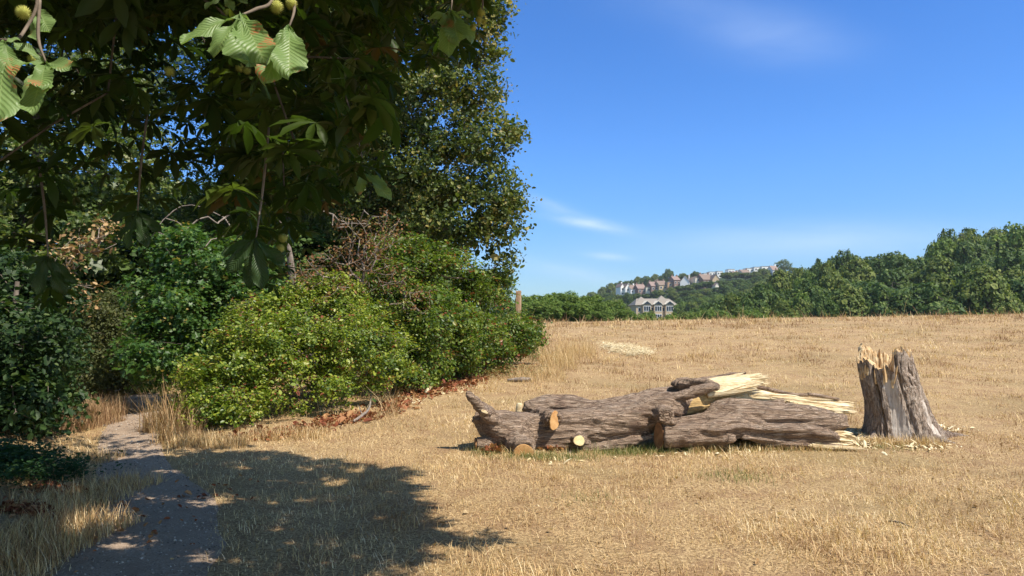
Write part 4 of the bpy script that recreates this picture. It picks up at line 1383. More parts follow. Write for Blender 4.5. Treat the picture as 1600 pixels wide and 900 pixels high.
hill([(1052, 452, 20), (1070, 455, 26), (1088, 452, 26), (1104, 453, 24), (1120, 456, 24), (1134, 438, 26), (1150, 436, 28), (1166, 435, 28), (1183, 430, 28), (1200, 428, 28), (1218, 426, 28)], 375,
     'tree in the belt under the houses and right of them', 'trees in the belt under the houses')
hill([(1062, 464, 26), (1080, 461, 30), (1100, 462, 32), (1122, 458, 32), (1146, 452, 34), (1170, 447, 34), (1196, 441, 34), (1222, 436, 36), (1245, 432, 36), (935, 463, 30), (960, 462, 28), (985, 462, 20)], 290,
     'tree on the slope just above the apartment block', 'trees above the apartment block', kinds=('far_a', 'far_b', 'far_c'), p=(.45, .4, .15))
hill([(900, 478, 36), (930, 474, 36), (955, 470, 34), (975, 474, 26), (1063, 468, 26), (1082, 466, 34), (1108, 470, 36), (1135, 463, 38), (1165, 460, 40), (1195, 452, 40), (1225, 446, 42), (1255, 440, 42)], 245,
     'tree on the lower slope level with the apartment block', 'trees beside the apartment block', kinds=('far_a', 'far_b', 'far_c'), p=(.4, .4, .2))
hill([(1017, 478, 20), (965, 482, 34), (990, 491, 26), (1034, 492, 24), (1060, 488, 28), (1085, 482, 38), (1115, 480, 40), (1148, 474, 42), (1182, 470, 44)], 190,
     'tree in front of the apartment block or beside it, beyond the meadow', 'trees in front of the apartment block', kinds=('far_a', 'far_b', 'far_c'), p=(.35, .35, .3))
# ------------------------------------------------------------------ town on the hill
def flat_mat(name, c, rough=0.85, var=0.12, scale=0.8):
    m, n = mat(name)
    g = n.new('ShaderNodeTexCoord').outputs['Object']
    nz = n.noise(g, scale, 5, 0.6)
    col = n.mix(nz, tuple(v * (1 - var) for v in c), tuple(min(v * (1 + var), 0.9) for v in c))
    finish(n, col, rough, None)
    return m


def brick_mat(name, c1, c2, mortar):
    m, n = mat(name)
    g = n.new('ShaderNodeTexCoord').outputs['Object']
    b = n.new('ShaderNodeTexBrick', {'Vector': n.mapping(g, (1, 1, 1), (math.pi / 2, 0, 0)), 'Color1': c1, 'Color2': c2, 'Mortar': mortar, 'Scale': 4.4})
    finish(n, b.outputs[0], 0.9, None)
    return m


H = {
    'white': flat_mat('white_render', (0.78, 0.76, 0.72)), 'cream': flat_mat('cream_render', (0.66, 0.60, 0.48)),
    'buff': brick_mat('buff_brick', (0.52, 0.38, 0.22), (0.44, 0.31, 0.17), (0.5, 0.46, 0.4)),
    'orange': brick_mat('orange_brick', (0.50, 0.27, 0.12), (0.42, 0.21, 0.09), (0.45, 0.38, 0.3)),
    'red': brick_mat('red_brick', (0.26, 0.15, 0.115), (0.21, 0.12, 0.09), (0.35, 0.3, 0.26)),
    'brown_roof': flat_mat('brown_tile', (0.20, 0.15, 0.12)), 'grey_roof': flat_mat('grey_slate', (0.24, 0.21, 0.175)),
    'pink_roof': flat_mat('weathered_tile', (0.25, 0.18, 0.155)), 'flat_roof': flat_mat('roof_felt', (0.30, 0.30, 0.30)),
    'trim': flat_mat('white_trim', (0.80, 0.80, 0.78)),
}
m, n = mat('window_glass')
finish(n, (0.03, 0.045, 0.06), 0.12, None, spec=0.6)
H['glass'] = m


class Local:
    """boxes and prisms in a building's own frame: x along the front, y depth (front at y=0 facing the camera), z up"""
    def __init__(s): s.V = []; s.F = []
    def box(s, x0, x1, y0, y1, z0, z1):
        k = len(s.V)
        s.V += [(x, y, z) for x in (x0, x1) for y in (y0, y1) for z in (z0, z1)]
        s.F += [[k, k + 1, k + 3, k + 2], [k + 4, k + 6, k + 7, k + 5], [k, k + 4, k + 5, k + 1], [k + 2, k + 3, k + 7, k + 6], [k, k + 2, k + 6, k + 4], [k + 1, k + 5, k + 7, k + 3]]
        return s
    def poly(s, vs, fs):
        k = len(s.V); s.V += vs; s.F += [[i + k for i in f] for f in fs]; return s
    def gable(s, x0, x1, y0, y1, z0, z1, along='x', over=0.0, th=None):
        """solid gable prism; ridge runs along x or y"""
        if along == 'x':
            ym = (y0 + y1) / 2
            v = [(x0, y0, z0), (x1, y0, z0), (x1, y1, z0), (x0, y1, z0), (x0, ym, z1), (x1, ym, z1)]
            f = [[0, 1, 5, 4], [2, 3, 4, 5], [0, 4, 3], [1, 2, 5], [3, 2, 1, 0]]
        else:
            xm = (x0 + x1) / 2
            v = [(x0, y0, z0), (x1, y0, z0), (x1, y1, z0), (x0, y1, z0), (xm, y0, z1), (xm, y1, z1)]
            f = [[0, 1, 4], [1, 2, 5, 4], [2, 3, 5], [3, 0, 4, 5], [3, 2, 1, 0]]
        return s.poly(v, f)
    def hip(s, x0, x1, y0, y1, z0, z1, r=0.35):
        ym = (y0 + y1) / 2; dx = (x1 - x0) * r
        return s.poly([(x0, y0, z0), (x1, y0, z0), (x1, y1, z0), (x0, y1, z0), (x0 + dx, ym, z1), (x1 - dx, ym, z1)],
                      [[0, 1, 5, 4], [1, 2, 5], [2, 3, 4, 5], [3, 0, 4], [3, 2, 1, 0]])
    def build(s, name, mt, parent):
        me = bpy.data.meshes.new(name); me.from_pydata(s.V, [], s.F); me.update()
        me.materials.append(mt)
        o = bpy.data.objects.new(name, me); COL.objects.link(o); o.parent = parent
        return o


def building(name, label, px, py_eave, d, wpx, wall_px, depth, wall, roof, roof_px, style='gable_x', cols=2, rows=2, rot=0.0, chimneys=1, group=None, cat='house', sub=4.0):
    k = d / F; w_ = wpx * k; hw = wall_px * k; hr = roof_px * k
    top = W(px, py_eave, d)
    z0 = top[2] - hw
    root = empty(name, (top[0], d, z0), label, cat, group)
    root.rotation_euler = (0, 0, rot)
    a, b = -w_ / 2, w_ / 2
    wl = Local().box(a, b, 0, depth, -sub, hw)
    if style == 'gable_y': wl.gable(a, b, 0, depth, hw + 0.002, hw + hr, 'y')
    if style == 'gable_x': wl.gable(a, b, 0, depth, hw + 0.002, hw + hr, 'x')
    wl.build('wall', H[wall], root)
    o_ = 0.25
    if style == 'gable_x':      # two slabs lying on the gable
        r_ = Local()
        ym = depth / 2; t_ = 0.18
        sl = hr / ym
        r_.poly([(a - o_, -o_, hw - o_ * sl + .03), (b + o_, -o_, hw - o_ * sl + .03), (b + o_, ym, hw + hr + .03), (a - o_, ym, hw + hr + .03), (a - o_, -o_, hw - o_ * sl + t_ + .03), (b + o_, -o_, hw - o_ * sl + t_ + .03), (b + o_, ym, hw + hr + t_ + .03), (a - o_, ym, hw + hr + t_ + .03)],
                [[0, 3, 2, 1], [4, 5, 6, 7], [0, 1, 5, 4], [1, 2, 6, 5], [2, 3, 7, 6], [3, 0, 4, 7]])
        r_.poly([(a - o_, depth + o_, hw - o_ * sl + .03), (b + o_, depth + o_, hw - o_ * sl + .03), (b + o_, ym, hw + hr + .03), (a - o_, ym, hw + hr + .03), (a - o_, depth + o_, hw - o_ * sl + t_ + .03), (b + o_, depth + o_, hw - o_ * sl + t_ + .03), (b + o_, ym, hw + hr + t_ + .03), (a - o_, ym, hw + hr + t_ + .03)],
                [[0, 1, 2, 3], [7, 6, 5, 4], [4, 5, 1, 0], [5, 6, 2, 1], [6, 7, 3, 2], [7, 4, 0, 3]])
    elif style == 'gable_y':
        r_ = Local(); t_ = 0.18; sl = hr / (w_ / 2)
        for sg in (-1, 1):
            e = sg * (w_ / 2 + o_)
            r_.poly([(e, -o_, hw - o_ * sl + .03), (e, depth + o_, hw - o_ * sl + .03), (0, depth + o_, hw + hr + .03), (0, -o_, hw + hr + .03), (e, -o_, hw - o_ * sl + t_ + .03), (e, depth + o_, hw - o_ * sl + t_ + .03), (0, depth + o_, hw + hr + t_ + .03), (0, -o_, hw + hr + t_ + .03)],
                    [[0, 1, 2, 3], [7, 6, 5, 4], [4, 5, 1, 0], [5, 6, 2, 1], [6, 7, 3, 2], [7, 4, 0, 3]])
    elif style == 'hip':
        r_ = Local().hip(a - o_, b + o_, -o_, depth + o_, hw + 0.003, hw + hr, 0.3)
    else:
        r_ = Local().box(a - .12, b + .12, -.12, depth + .12, hw + 0.003, hw + 0.3)
    ro = r_.build('roof', H[roof], root)
    for c_ in range(chimneys):
        cx = a + (b - a) * (0.12 + 0.76 * c_ / max(chimneys - 1, 1)) if chimneys > 1 else b - 0.5
        Local().box(cx - .35, cx + .35, depth / 2 - .35, depth / 2 + .35, hw, hw + hr + 1.1).build('chimney', H['red' if wall != 'white' else 'white'], ro)
    for i in range(cols):
        for j in range(rows):
            cx = a + w_ * (i + .5) / cols; cz = hw - (j + 0.55) * 2.7
            if cz < -sub + 1: continue
            ww = min(w_ / cols * 0.5, 1.5)
            f = Local().box(cx - ww / 2, cx + ww / 2, -.08, 0.05, cz - .65, cz + .65).build('window', H['trim'], root)
            Local().box(cx - ww / 2 + .1, cx + ww / 2 - .1, -.11, -.0801, cz - .55, cz + .55).build('pane', H['glass'], f)
    return root


BG = 'terraced houses on the hill'
building('house', 'white gabled cottage, leftmost of the terraced houses on the hill', 973, 448, 455, 7, 12, 7, 'white', 'pink_roof', 5, 'gable_y', 1, 2, 0.3, 1)
building('house', 'white house with a steep gable, second from the left end of the terrace', 981.5, 449, 452, 9, 13, 8, 'white', 'brown_roof', 6, 'gable_y', 1, 2, 0.2, 0)
building('house', 'pale house with a weathered brown roof, third from the left of the terrace', 990.5, 451.5, 450, 11, 12, 8, 'white', 'brown_roof', 6.5, 'gable_x', 2, 2, 0.3, 2)
building('house', 'dark brown roofed house, fourth from the left of the terrace', 1003, 451, 446, 13, 13, 8, 'red', 'pink_roof', 7, 'gable_x', 2, 2, 0.2, 2)
building('house', 'narrow beige house with bare walls, in the middle of the terrace', 1013.5, 449, 444, 8, 16, 7, 'cream', 'grey_roof', 4, 'flat', 1, 2, 0.1, 1)
building('house', 'brick house under a long brown roof, left half of the pair beside the orange block', 1023.5, 447, 442, 12, 15, 8, 'red', 'pink_roof', 7, 'gable_x', 2, 2, 0.2, 2)
building('house', 'brick house under a long brown roof, right half of the pair beside the orange block', 1036, 445.5, 440, 13, 16, 8, 'buff', 'brown_roof', 7, 'gable_x', 2, 3, 0.2, 2)
building('house', 'tall orange brick block with a flat top in the terrace', 1047.5, 441, 438, 9, 20, 7, 'orange', 'flat_roof', 1, 'flat', 1, 3, 0.1, 0)
building('house', 'dark red brick house left of the big white gable', 1058, 437.5, 436, 10, 22, 8, 'red', 'pink_roof', 6, 'gable_x', 2, 3, 0.2, 2)
building('house', 'big white gable end house at the right end of the long terrace', 1070, 440, 434, 14, 20, 12, 'white', 'pink_roof', 9, 'gable_y', 0, 0, -0.3, 1)
building('house', 'cream box shaped house between the white gable and the brown roofed hall', 1092, 433.5, 432, 12, 14, 8, 'cream', 'brown_roof', 2, 'hip', 1, 2, 0.2, 1)
building('house', 'large brown roofed hall with a cream gable on the hill', 1107, 437, 428, 18, 14, 10, 'red', 'brown_roof', 9, 'gable_x', 3, 1, 0.25, 2)
building('house', 'brown gabled house at the right end of the lower row', 1119, 437, 424, 12, 16, 12, 'buff', 'brown_roof', 8, 'gable_y', 1, 2, 0.1, 0)
building('house', 'small cream house half hidden in trees below the brown gabled house', 1121, 446, 405, 7, 12, 6, 'cream', 'pink_roof', 4, 'gable_y', 1, 1, 0.1, 0)
# white modern blocks on the ridge
for i, (px, py, wd, hh, lb) in enumerate([
        (1104, 427, 9, 9, 'white flat roofed block, first from the left on the ridge'),
        (1113, 425, 9, 9, 'white flat roofed block, second from the left on the ridge'),
        (1125, 424, 9, 8, 'white flat roofed block standing alone left of the middle of the ridge'),
        (1143, 421, 10, 10, 'white block with dark window band in the middle of the ridge'),
        (1157, 423, 11, 8, 'white block beside the reddish roofs on the ridge'),
        (1172, 419.5, 12, 9, 'wide white block, third from the right on the ridge'),
        (1184, 417.5, 11, 9, 'white block, second from the right on the ridge'),
        (1197, 416.5, 13, 8, 'white block at the right end of the ridge row')]):
    building('modern_block', lb, px, py, 545 - i * 3, wd, hh, 8, 'white', 'flat_roof', 0.5, 'flat', 2, 1, 0.0, 0, cat='building')
building('house', 'reddish roofed house among the white ridge blocks', 1166, 426, 515, 13, 8, 8, 'cream', 'brown_roof', 5, 'gable_x', 2, 1, 0.2, 1)
building('house', 'small red roofed house below the white ridge blocks', 1152, 428, 512, 10, 7, 8, 'red', 'pink_roof', 4, 'gable_x', 2, 1, 0.2, 1)
building('house', 'pale house with a reddish roof under the thin ridge tree', 1212, 422, 470, 10, 12, 7, 'white', 'pink_roof', 7, 'gable_x', 1, 1, 0.2, 1)

# apartment block with three gabled dormers
d = 275; k = d / F
top = W(1026, 481, d)
z0 = top[2] - 9.5
apt = empty('apartment_block', (top[0], d, z0), 'buff brick apartment block with grey hipped roof and three white gabled bays', 'building')
apt.rotation_euler = (0, 0, 0.12)
w_ = 66 * k; a, b = -w_ / 2, w_ / 2; hw = 9.5 + 1.0
wl = Local().box(a, b, 0, 9, -6, hw); wl.build('wall', H['buff'], apt)
rf = Local().hip(a - .5, b + .5, -.5, 9.5, hw + .003, hw + 2.6, 0.12)
rf.build('roof', H['grey_roof'], apt)
for cx, hh in ((a + w_ * 0.20, 3.3), (a + w_ * 0.70, 3.8)):
    x0, x1 = cx - 3.0, cx + 3.0
    Local().poly([(x0, 1.5, hw + .9), (x1, 1.5, hw + .9), (x1, 6.5, hw + .9), (x0, 6.5, hw + .9), (cx, 4, hw + hh)], [[0, 1, 4], [1, 2, 4], [2, 3, 4], [3, 0, 4], [3, 2, 1, 0]]).build('roof_peak', H['grey_roof'], apt)
for cx in (a + w_ * .25, a + w_ * .52, a + w_ * .80):
    bay = Local().box(cx - 1.6, cx + 1.6, -1.0, -0.003, -6, hw + 0.2).build('bay', H['buff'], apt)
    Local().gable(cx - 1.9, cx + 1.9, -1.3, 2.5, hw + .25, hw + 1.7, 'y').build('bay_gable', H['cream'], apt)
    Local().gable(cx - 1.55, cx + 1.55, -1.32, -1.303, hw + .30, hw + 1.45, 'y').build('bay_glass', H['glass'], apt)
    for j in range(3):
        cz = hw - 1.3 - j * 3.0
        f = Local().box(cx - 1.3, cx + 1.3, -1.06, -1.003, cz - 1.0, cz + 1.0).build('window', H['trim'], apt)
        for q in (-1, 0, 1):
            Local().box(cx + q * .86 - .36, cx + q * .86 + .36, -1.09, -1.063, cz - .85, cz + .85).build('pane', H['glass'], f)
for cx in (a + w_ * .08, a + w_ * .39, a + w_ * .66, a + w_ * .93):
    for j in range(3):
        cz = hw - 1.6 - j * 3.0
        f = Local().box(cx - .5, cx + .5, -.06, -.003, cz - .7, cz + .7).build('window', H['trim'], apt)
        Local().box(cx - .4, cx + .4, -.09, -.063, cz - .6, cz + .6).build('pane', H['glass'], f)

# ------------------------------------------------------------------ wooden post
d = 24.0
pt = W(810, 455, d); pb = gnd(pt[0], d)
post = empty('wooden_post', pb, 'weathered brown wooden post standing behind the end of the hedge bush', 'post')
rng = np.random.default_rng(301)
hh = pt[2] - pb[2]
nz_, na_ = 40, 24
t = np.arange(na_) * 2 * math.pi / na_
rw = []
for j, z in enumerate(np.linspace(-0.1, hh, nz_)):
    sq = 0.088 / np.maximum(np.abs(np.cos(t)), np.abs(np.sin(t))) ** 0.75
    wv = 1 + 0.08 * vnoise(np.stack([np.cos(t) * 4, np.sin(t) * 4, 0 * t + z * 1.2], -1), 7)
    top_ = (0.03 * vnoise(np.stack([np.cos(t) * 3, np.sin(t) * 3, 0 * t], -1), 8)) if j == nz_ - 1 else 0
    rw.append(np.stack([np.cos(t) * sq * wv, np.sin(t) * sq * wv, z + top_ + 0 * t], -1))
rw.append(np.stack([np.cos(t) * .01, np.sin(t) * .01, hh + 0 * t], -1))
V, s, l = grid_mesh(np.array(rw), close_v=True)
link('timber', mesh_np(V + pb, s, l.reshape(-1, 4)[:, ::-1].ravel()), post, [torn_mat('weathered_post', (14, 14, 2.0), [(0.3, (0.20, 0.12, 0.07)), (0.5, (0.36, 0.24, 0.15)), (0.75, (0.50, 0.38, 0.26))])])

# ------------------------------------------------------------------ litter, chips, twigs, tall dry grass
CURL = np.array([[0, 0, 0], [.32, .3, .22], [.25, .75, .30], [0, 1, .12], [-.25, .75, .30], [-.32, .3, .22], [0, .5, 0]])
CURL_F = [[0, 1, 2, 6], [6, 2, 3], [0, 6, 4, 5], [6, 3, 4]]


def litter(name, spots, size, mt, label, cat, rng, T=CURL, Fc=CURL_F, up=1.0, lift=0.03, jit=0.6):
    X, Y = [], []
    for (px, py, rx, ry, c) in spots:
        g0 = G(px, py); k = g0[1] / F
        a = rng.normal(0, jit, (c, 2)); e = W(px, py + ry, 1)
        g1 = G(px, py - ry); dy_ = max(abs(g1[1] - g0[1]), 0.05)
        X.append(g0[0] + a[:, 0] * rx * k); Y.append(g0[1] + a[:, 1] * dy_)
    x, y = np.concatenate(X), np.concatenate(Y)
    P = np.stack([x, y, height(x, y) + rng.uniform(0.004, lift, len(x))], -1)
    nn = unit(rng, len(x)) * 0.6 + np.array([0, 0, up])
    V, s, l, r = scatter(T, Fc, P, basis(nn, rng), size * rng.lognormal(0, 0.35, len(x)), rng.uniform(0, 1, len(x)))
    o = link(name, mesh_np(V, s, l, {'rnd': r}), mats=[M[mt]])
    tag(o, label, cat, kind='stuff')
    return o


rng = np.random.default_rng(302)
litter('leaf_litter', [(470, 672, 40, 6, 250), (530, 657, 35, 7, 260), (565, 652, 30, 9, 180), (620, 634, 22, 8, 300), (660, 612, 30, 9, 500), (700, 600, 40, 9, 800), (740, 590, 30, 7, 300), (400, 682, 40, 5, 160),
                       (770, 705, 10, 3, 160), (865, 703, 12, 3, 80), (760, 575, 40, 8, 500), (690, 570, 40, 6, 700)],
       0.065, 'rust_leaf', 'rust red fallen leaves strewn along the foot of the bushes', 'leaf litter', rng)
litter('brown_leaves', [(40, 800, 40, 8, 420), (90, 768, 35, 8, 300), (260, 800, 120, 60, 90)], 0.042, 'rust_leaf', 'dull brown fallen leaves under the dark shrub beside the path', 'leaf litter', rng)
SLIV = np.array([[-.12, 0, 0], [.12, 0, 0], [.15, .6, .05], [.02, 1, .02], [-.14, .5, .06], [0, .5, .12]])
SLIV_F = [[0, 1, 5], [1, 2, 5], [2, 3, 5], [3, 4, 5], [4, 0, 5], [4, 3, 2], [4, 2, 1, 0]]
litter('wood_chips', [(1335, 690, 22, 7, 170), (1345, 680, 12, 6, 70), (1480, 672, 30, 8, 60), (1440, 700, 40, 6, 90), (1100, 712, 120, 6, 22), (850, 722, 50, 4, 14), (700, 610, 30, 6, 60), (640, 628, 20, 5, 40)],
       0.07, 'chip', 'pale splinters and wood chips scattered round the logs and stump', 'wood chips', rng, SLIV, SLIV_F)
litter('sawdust', [(970, 544, 28, 4, 2600), (950, 541, 12, 3, 700), (1000, 551, 20, 4, 2000), (985, 555, 12, 3, 700), (962, 550, 12, 2, 500)], 0.05, 'chip', 'pale sawdust patch spread on the slope behind the trunk', 'sawdust', rng, SLIV, SLIV_F, up=2.0, lift=0.13, jit=0.5)
litter('bleached_straw', [(700, 830, 260, 60, 120), (1200, 800, 380, 60, 160), (1300, 640, 250, 40, 60), (980, 600, 120, 20, 60), (1500, 760, 120, 60, 60)],
       0.026, 'dead_leaf', 'small dry leaves and bits lying in the short grass', 'leaf litter', rng)


def tall_grass(name, spots, mt, label, rng, hgt=0.45, wid=0.006, lean=0.22):
    X, Y, Hh = [], [], []
    for (px, py, rx, ry, c, hs) in spots:
        g0 = G(px, py); k = g0[1] / F
        a = rng.uniform(-1, 1, (c, 2))
        X.append(g0[0] + a[:, 0] * rx * k); Y.append(g0[1] + a[:, 1] * ry)
        Hh.append(np.full(c, hs))
    x, y, hs = np.concatenate(X), np.concatenate(Y), np.concatenate(Hh)
    b_ = blades(x, y, hgt * hs * np.clip(rng.lognormal(0, .3, len(x)), .4, 1.5), np.full(len(x), wid) * rng.uniform(.6, 1.4, len(x)), rng, lean)
    o = link(name, mesh_np(*b_[:3], {'rnd': b_[3]}), mats=[M[mt]])
    tag(o, label, 'grass', kind='stuff')


M['tan_grass'] = leaf_mat('tan_grass', [(0, (0.20, 0.11, 0.06)), (0.5, (0.36, 0.22, 0.12)), (1, (0.56, 0.40, 0.22))], 0.25, 0.7, 0.2, tcol=1.0)
tall_grass('tall_tan_grass', [(125, 668, 26, 0.9, 1500, 1.0), (150, 655, 22, 1.0, 900, 1.0), (262, 668, 22, 0.5, 800, 0.8), (285, 682, 20, 0.4, 500, 0.5)], 'tan_grass', 'tall reddish tan grasses on both sides of the path opening', rng, 0.34, 0.006)
tall_grass('tall_straw_grass', [(870, 570, 25, 1.5, 1500, 1.0), (900, 552, 28, 2.0, 1200, .9), (840, 590, 40, 1.0, 1000, .6), (150, 720, 35, 0.25, 500, 0.3), (330, 694, 60, 0.25, 1500, 0.35), (450, 682, 60, 0.3, 1200, 0.3), (150, 780, 50, 0.8, 1500, 0.35), (80, 850, 70, 0.7, 2200, 0.36),
                                (1410, 694, 60, 0.2, 900, 0.25), (1200, 704, 120, 0.1, 900, .22)], 'straw', 'tufts of longer bleached grass beside the bushes, path and stump', rng, 0.42, 0.005, 0.35)
tall_grass('weed_stalks', [(262, 672, 26, 0.4, 260, 1.0), (270, 690, 20, 0.3, 120, .8), (610, 650, 12, 0.3, 60, .8)], 'dead_leaf', 'dry brown weed stalks at the foot of the bramble bank', rng, 0.6, 0.009, 0.4)
# scrappy low growth between the bushes and the open grass
rng = np.random.default_rng(321)
cs = []
for (px, py, rx, ry, c) in [(680, 588, 40, .8, 260), (740, 585, 45, .9, 300), (800, 582, 40, 1.0, 220), (848, 560, 20, 1.0, 120), (640, 610, 25, .6, 120)]:
    g0 = G(px, py); a = rng.normal(0, .55, (c, 2))
    x = g0[0] + a[:, 0] * rx * g0[1] / F; y = g0[1] + a[:, 1] * ry
    cs.append(np.stack([x, y, height(x, y) + rng.uniform(.02, .14, c)], -1))
cs = np.concatenate(cs)
M['scrub_leaf'] = leaf_mat('scrub_leaf', [(0, (0.10, 0.095, 0.035)), (0.4, (0.18, 0.17, 0.055)), (0.65, (0.32, 0.24, 0.10)), (1, (0.30, 0.11, 0.05))], 0.25, 0.6, 0.2, tcol=1.1)
b_ = clump_leaves(cs, np.tile([[0, 0, 1.0]], (len(cs), 1)), 9, 0.07, 0.04, rng)
o = link('low_scrub', mesh_np(*b_[:3], {'rnd': b_[3]}), mats=[M['scrub_leaf']])
tag(o, 'scrappy brown green low growth between the bushes and the open grass', 'ground cover', kind='stuff')
# grit and pebbles trodden into the path
rng = np.random.default_rng(320)
yy = np.exp(rng.uniform(math.log(3.5), math.log(16), 5200)); ww = np.interp(yy, py_, pw)
xx = path_x(yy) + rng.uniform(-1, 1, len(yy)) * ww * 1.02
PEB = np.array([(.5, 0, 0), (-.5, .1, 0), (0, .45, .05), (0, -.5, 0), (.05, 0, .38), (0, 0, -.3)]); PEB_F = [[0, 2, 4], [2, 1, 4], [1, 3, 4], [3, 0, 4], [2, 0, 5], [1, 2, 5], [3, 1, 5], [0, 3, 5]]
Pp = np.stack([xx, yy, height(xx, yy) + 0.014], -1)
b_ = scatter(PEB, PEB_F, Pp, basis(unit(rng, len(xx)) * .3 + np.array([0, 0, 1.]), rng), rng.lognormal(math.log(0.011), .45, len(xx)) * np.maximum(yy / 8, 1), rng.uniform(0, 1, len(xx)))
M['grit'] = leaf_mat('path_grit', [(0, (0.12, 0.095, 0.075)), (0.6, (0.30, 0.25, 0.20)), (1, (0.50, 0.44, 0.37))], 0.02, 0.9, 0.15, tcol=1.0)
o = link('path_grit', mesh_np(*b_[:3], {'rnd': b_[3]}), mats=[M['grit']])
tag(o, 'small stones and grit trodden into the footpath', 'grit', kind='stuff')
# green ground cover, lower left
g0 = G(35, 745)
x = g0[0] - 0.35 + np.clip(rng.normal(0, 0.4, 700), -1.2, 0.75); y = rng.normal(g0[1], 0.4, 700)
C = np.stack([x, y, height(x, y) + rng.uniform(0.03, 0.22, 700)], -1)
b_ = clump_leaves(C, np.tile([[0, 0, 1.0]], (700, 1)), 16, 0.05, 0.035, rng, up=1.0)
o = link('ground_ivy', mesh_np(*b_[:3], {'rnd': b_[3]}), mats=[M['nettle']])
tag(o, 'low dark green ground cover at the lower left beside the path', 'ground cover', kind='stuff')


def stick(label, pts, rad, mt='twig', name='fallen_branch', fork=None):
    P = np.array([G(px, py) + (0, 0, z) for px, py, z in pts])
    root = empty(name, P[0], label, 'branch')
    pc = [limb_w(P, rad, 8)]
    if fork: pc += [limb_w(np.array([G(px, py) + (0, 0, z) for px, py, z in f]), r_, 7) for f, r_ in fork]
    V, s, l, r = join_np(pc)
    o = link('wood', mesh_np(V, s, l, smooth=True), root, [M[mt]])


stick('short grey branch lying in the straw between the bushes and the fallen trunk', [(793, 597, .04), (812, 597, .06), (830, 596, .05)], [.03, .05, .035], 'dead_wood')
stick('thin dry twig lying in the open grass in front of the logs', [(1388, 818, .02), (1405, 822, .03), (1424, 828, .02)], [.006, .008, .004])
stick('pale snapped branch lying on the red leaves left of the fallen trunk', [(664, 617, .05), (672, 610, .06), (680, 602, .08)], [.03, .035, .015], 'torn')
stick('crooked dead branch lying along the foot of the bramble bank', [(553, 662, .04), (566, 655, .06), (577, 645, .09), (580, 630, .22)], [.02, .025, .018, .01], 'dead_wood', fork=[([(566, 655, .06), (560, 648, .15)], [.014, .006])])

# ------------------------------------------------------------------ horse chestnut overhanging the view
def leaflet(L, Wd, fold, droop, seg=7, serr=0.06, x0=0.0):
    """one obovate leaflet along +y with a folded midrib; grid 5 x seg"""
    V, Fc = [], []
    for i in range(seg + 1):
        t = i / seg
        prof = (t ** 0.85) * (1 - t ** 5.5) * 1.22 + 0.015
        wv = Wd * 0.5 * prof * (1 + (serr if i % 2 else -serr))
        yv = L * (t - 0.10 * droop * t * t); zv = -L * droop * t ** 1.8
        for q in (-1, -0.5, 0, 0.5, 1):
            wav = 0.02 * L * math.sin(t * 14 + q * 3) * abs(q)
            V.append((q * wv, yv, zv + abs(q) * wv * fold + wav))
    for i in range(seg):
        for j in range(4):
            a = i * 5 + j
            Fc.append([a, a + 1, a + 6, a + 5])
    return np.array(V), Fc


def compound(rng, n_=7, L=0.19, seg=5):
    """palmate chestnut leaf: leaflets radiate from the stalk tip at the origin, stalk runs back along -y"""
    Vs, Fs = [], []; off = 0
    for k in range(n_):
        a = (k - (n_ - 1) / 2) * math.radians(rng.uniform(38, 44))
        ln = L * (1.0 - 0.42 * abs(k - (n_ - 1) / 2) / ((n_ - 1) / 2)) * rng.uniform(.9, 1.1)
        V, Fc = leaflet(ln, ln * 0.42, rng.uniform(.15, .45), rng.uniform(.25, .75), seg)
        ca, sa = math.cos(a), math.sin(a)
        roll = rng.normal(0, .25)
        x_ = V[:, 0] * math.cos(roll) - V[:, 2] * math.sin(roll); z_ = V[:, 0] * math.sin(roll) + V[:, 2] * math.cos(roll)
        X = x_ * ca + V[:, 1] * sa; Y = -x_ * sa + V[:, 1] * ca
        Vs.append(np.stack([X, Y, z_], -1)); Fs += [[q + off for q in f] for f in Fc]; off += len(V)
    st = []; r_ = 0.0022
    for yv, zv in ((0, 0), (-L * .45, .01), (-L * .9, .03)):
        for a in (0, 2.1, 4.2):
            st.append((r_ * math.cos(a), yv, zv + r_ * math.sin(a)))
    Vs.append(np.array(st))
    for i in range(2):
        for j in range(3):
            Fs.append([off + i * 3 + j, off + i * 3 + (j + 1) % 3, off + (i + 1) * 3 + (j + 1) % 3, off + (i + 1) * 3 + j])
    return np.concatenate(Vs), Fs


out_px = np.array([-400, 0, 40, 75, 105, 130, 165, 195, 215, 245, 300, 345, 385, 400, 425, 450, 480, 500, 545, 585, 610, 622, 645, 690, 740, 760, 775])
out_py = np.array([420, 380, 430, 500, 420, 350, 330, 390, 425, 340, 310, 390, 480, 500, 470, 430, 410, 370, 330, 300, 250, 170, 120, 100, 110, 40, -10])


def chest_keep(P, rng):
    """the crown's outline: nothing reaches into the open view at right or below the hanging sprays"""
    px, py, dep = proj(P)
    infr = (dep > 0.05) & (py > -150) & (px > -150) & (px < 1750) & (py < 1000)
    lim = np.interp(px, out_px, out_py, right=-200)
    ok = np.where(infr, py < lim - 18, True)
    dens = np.where(infr, np.clip((lim - py) / 230, 0.25, 1.0), 1)
    holes = vnoise(P * 1.5 + 5.0, 71)
    ok &= np.where(infr & (px < 330) & (py > 40) & (py < 420), holes > 0.05, True)
    ok &= np.where(infr & (px >= 330) & (py > 120), holes > -0.30, True)
    dens = np.where(infr & (px < 340) & (py > 70), dens * 0.42, np.where(infr, dens * 0.8, dens))
    ok &= rng.uniform(0, 1, len(P)) < dens
    ok &= ~((dep > -0.5) & (np.linalg.norm(P - np.array([0, 0, EYE]), axis=1) < 1.55))
    return ok


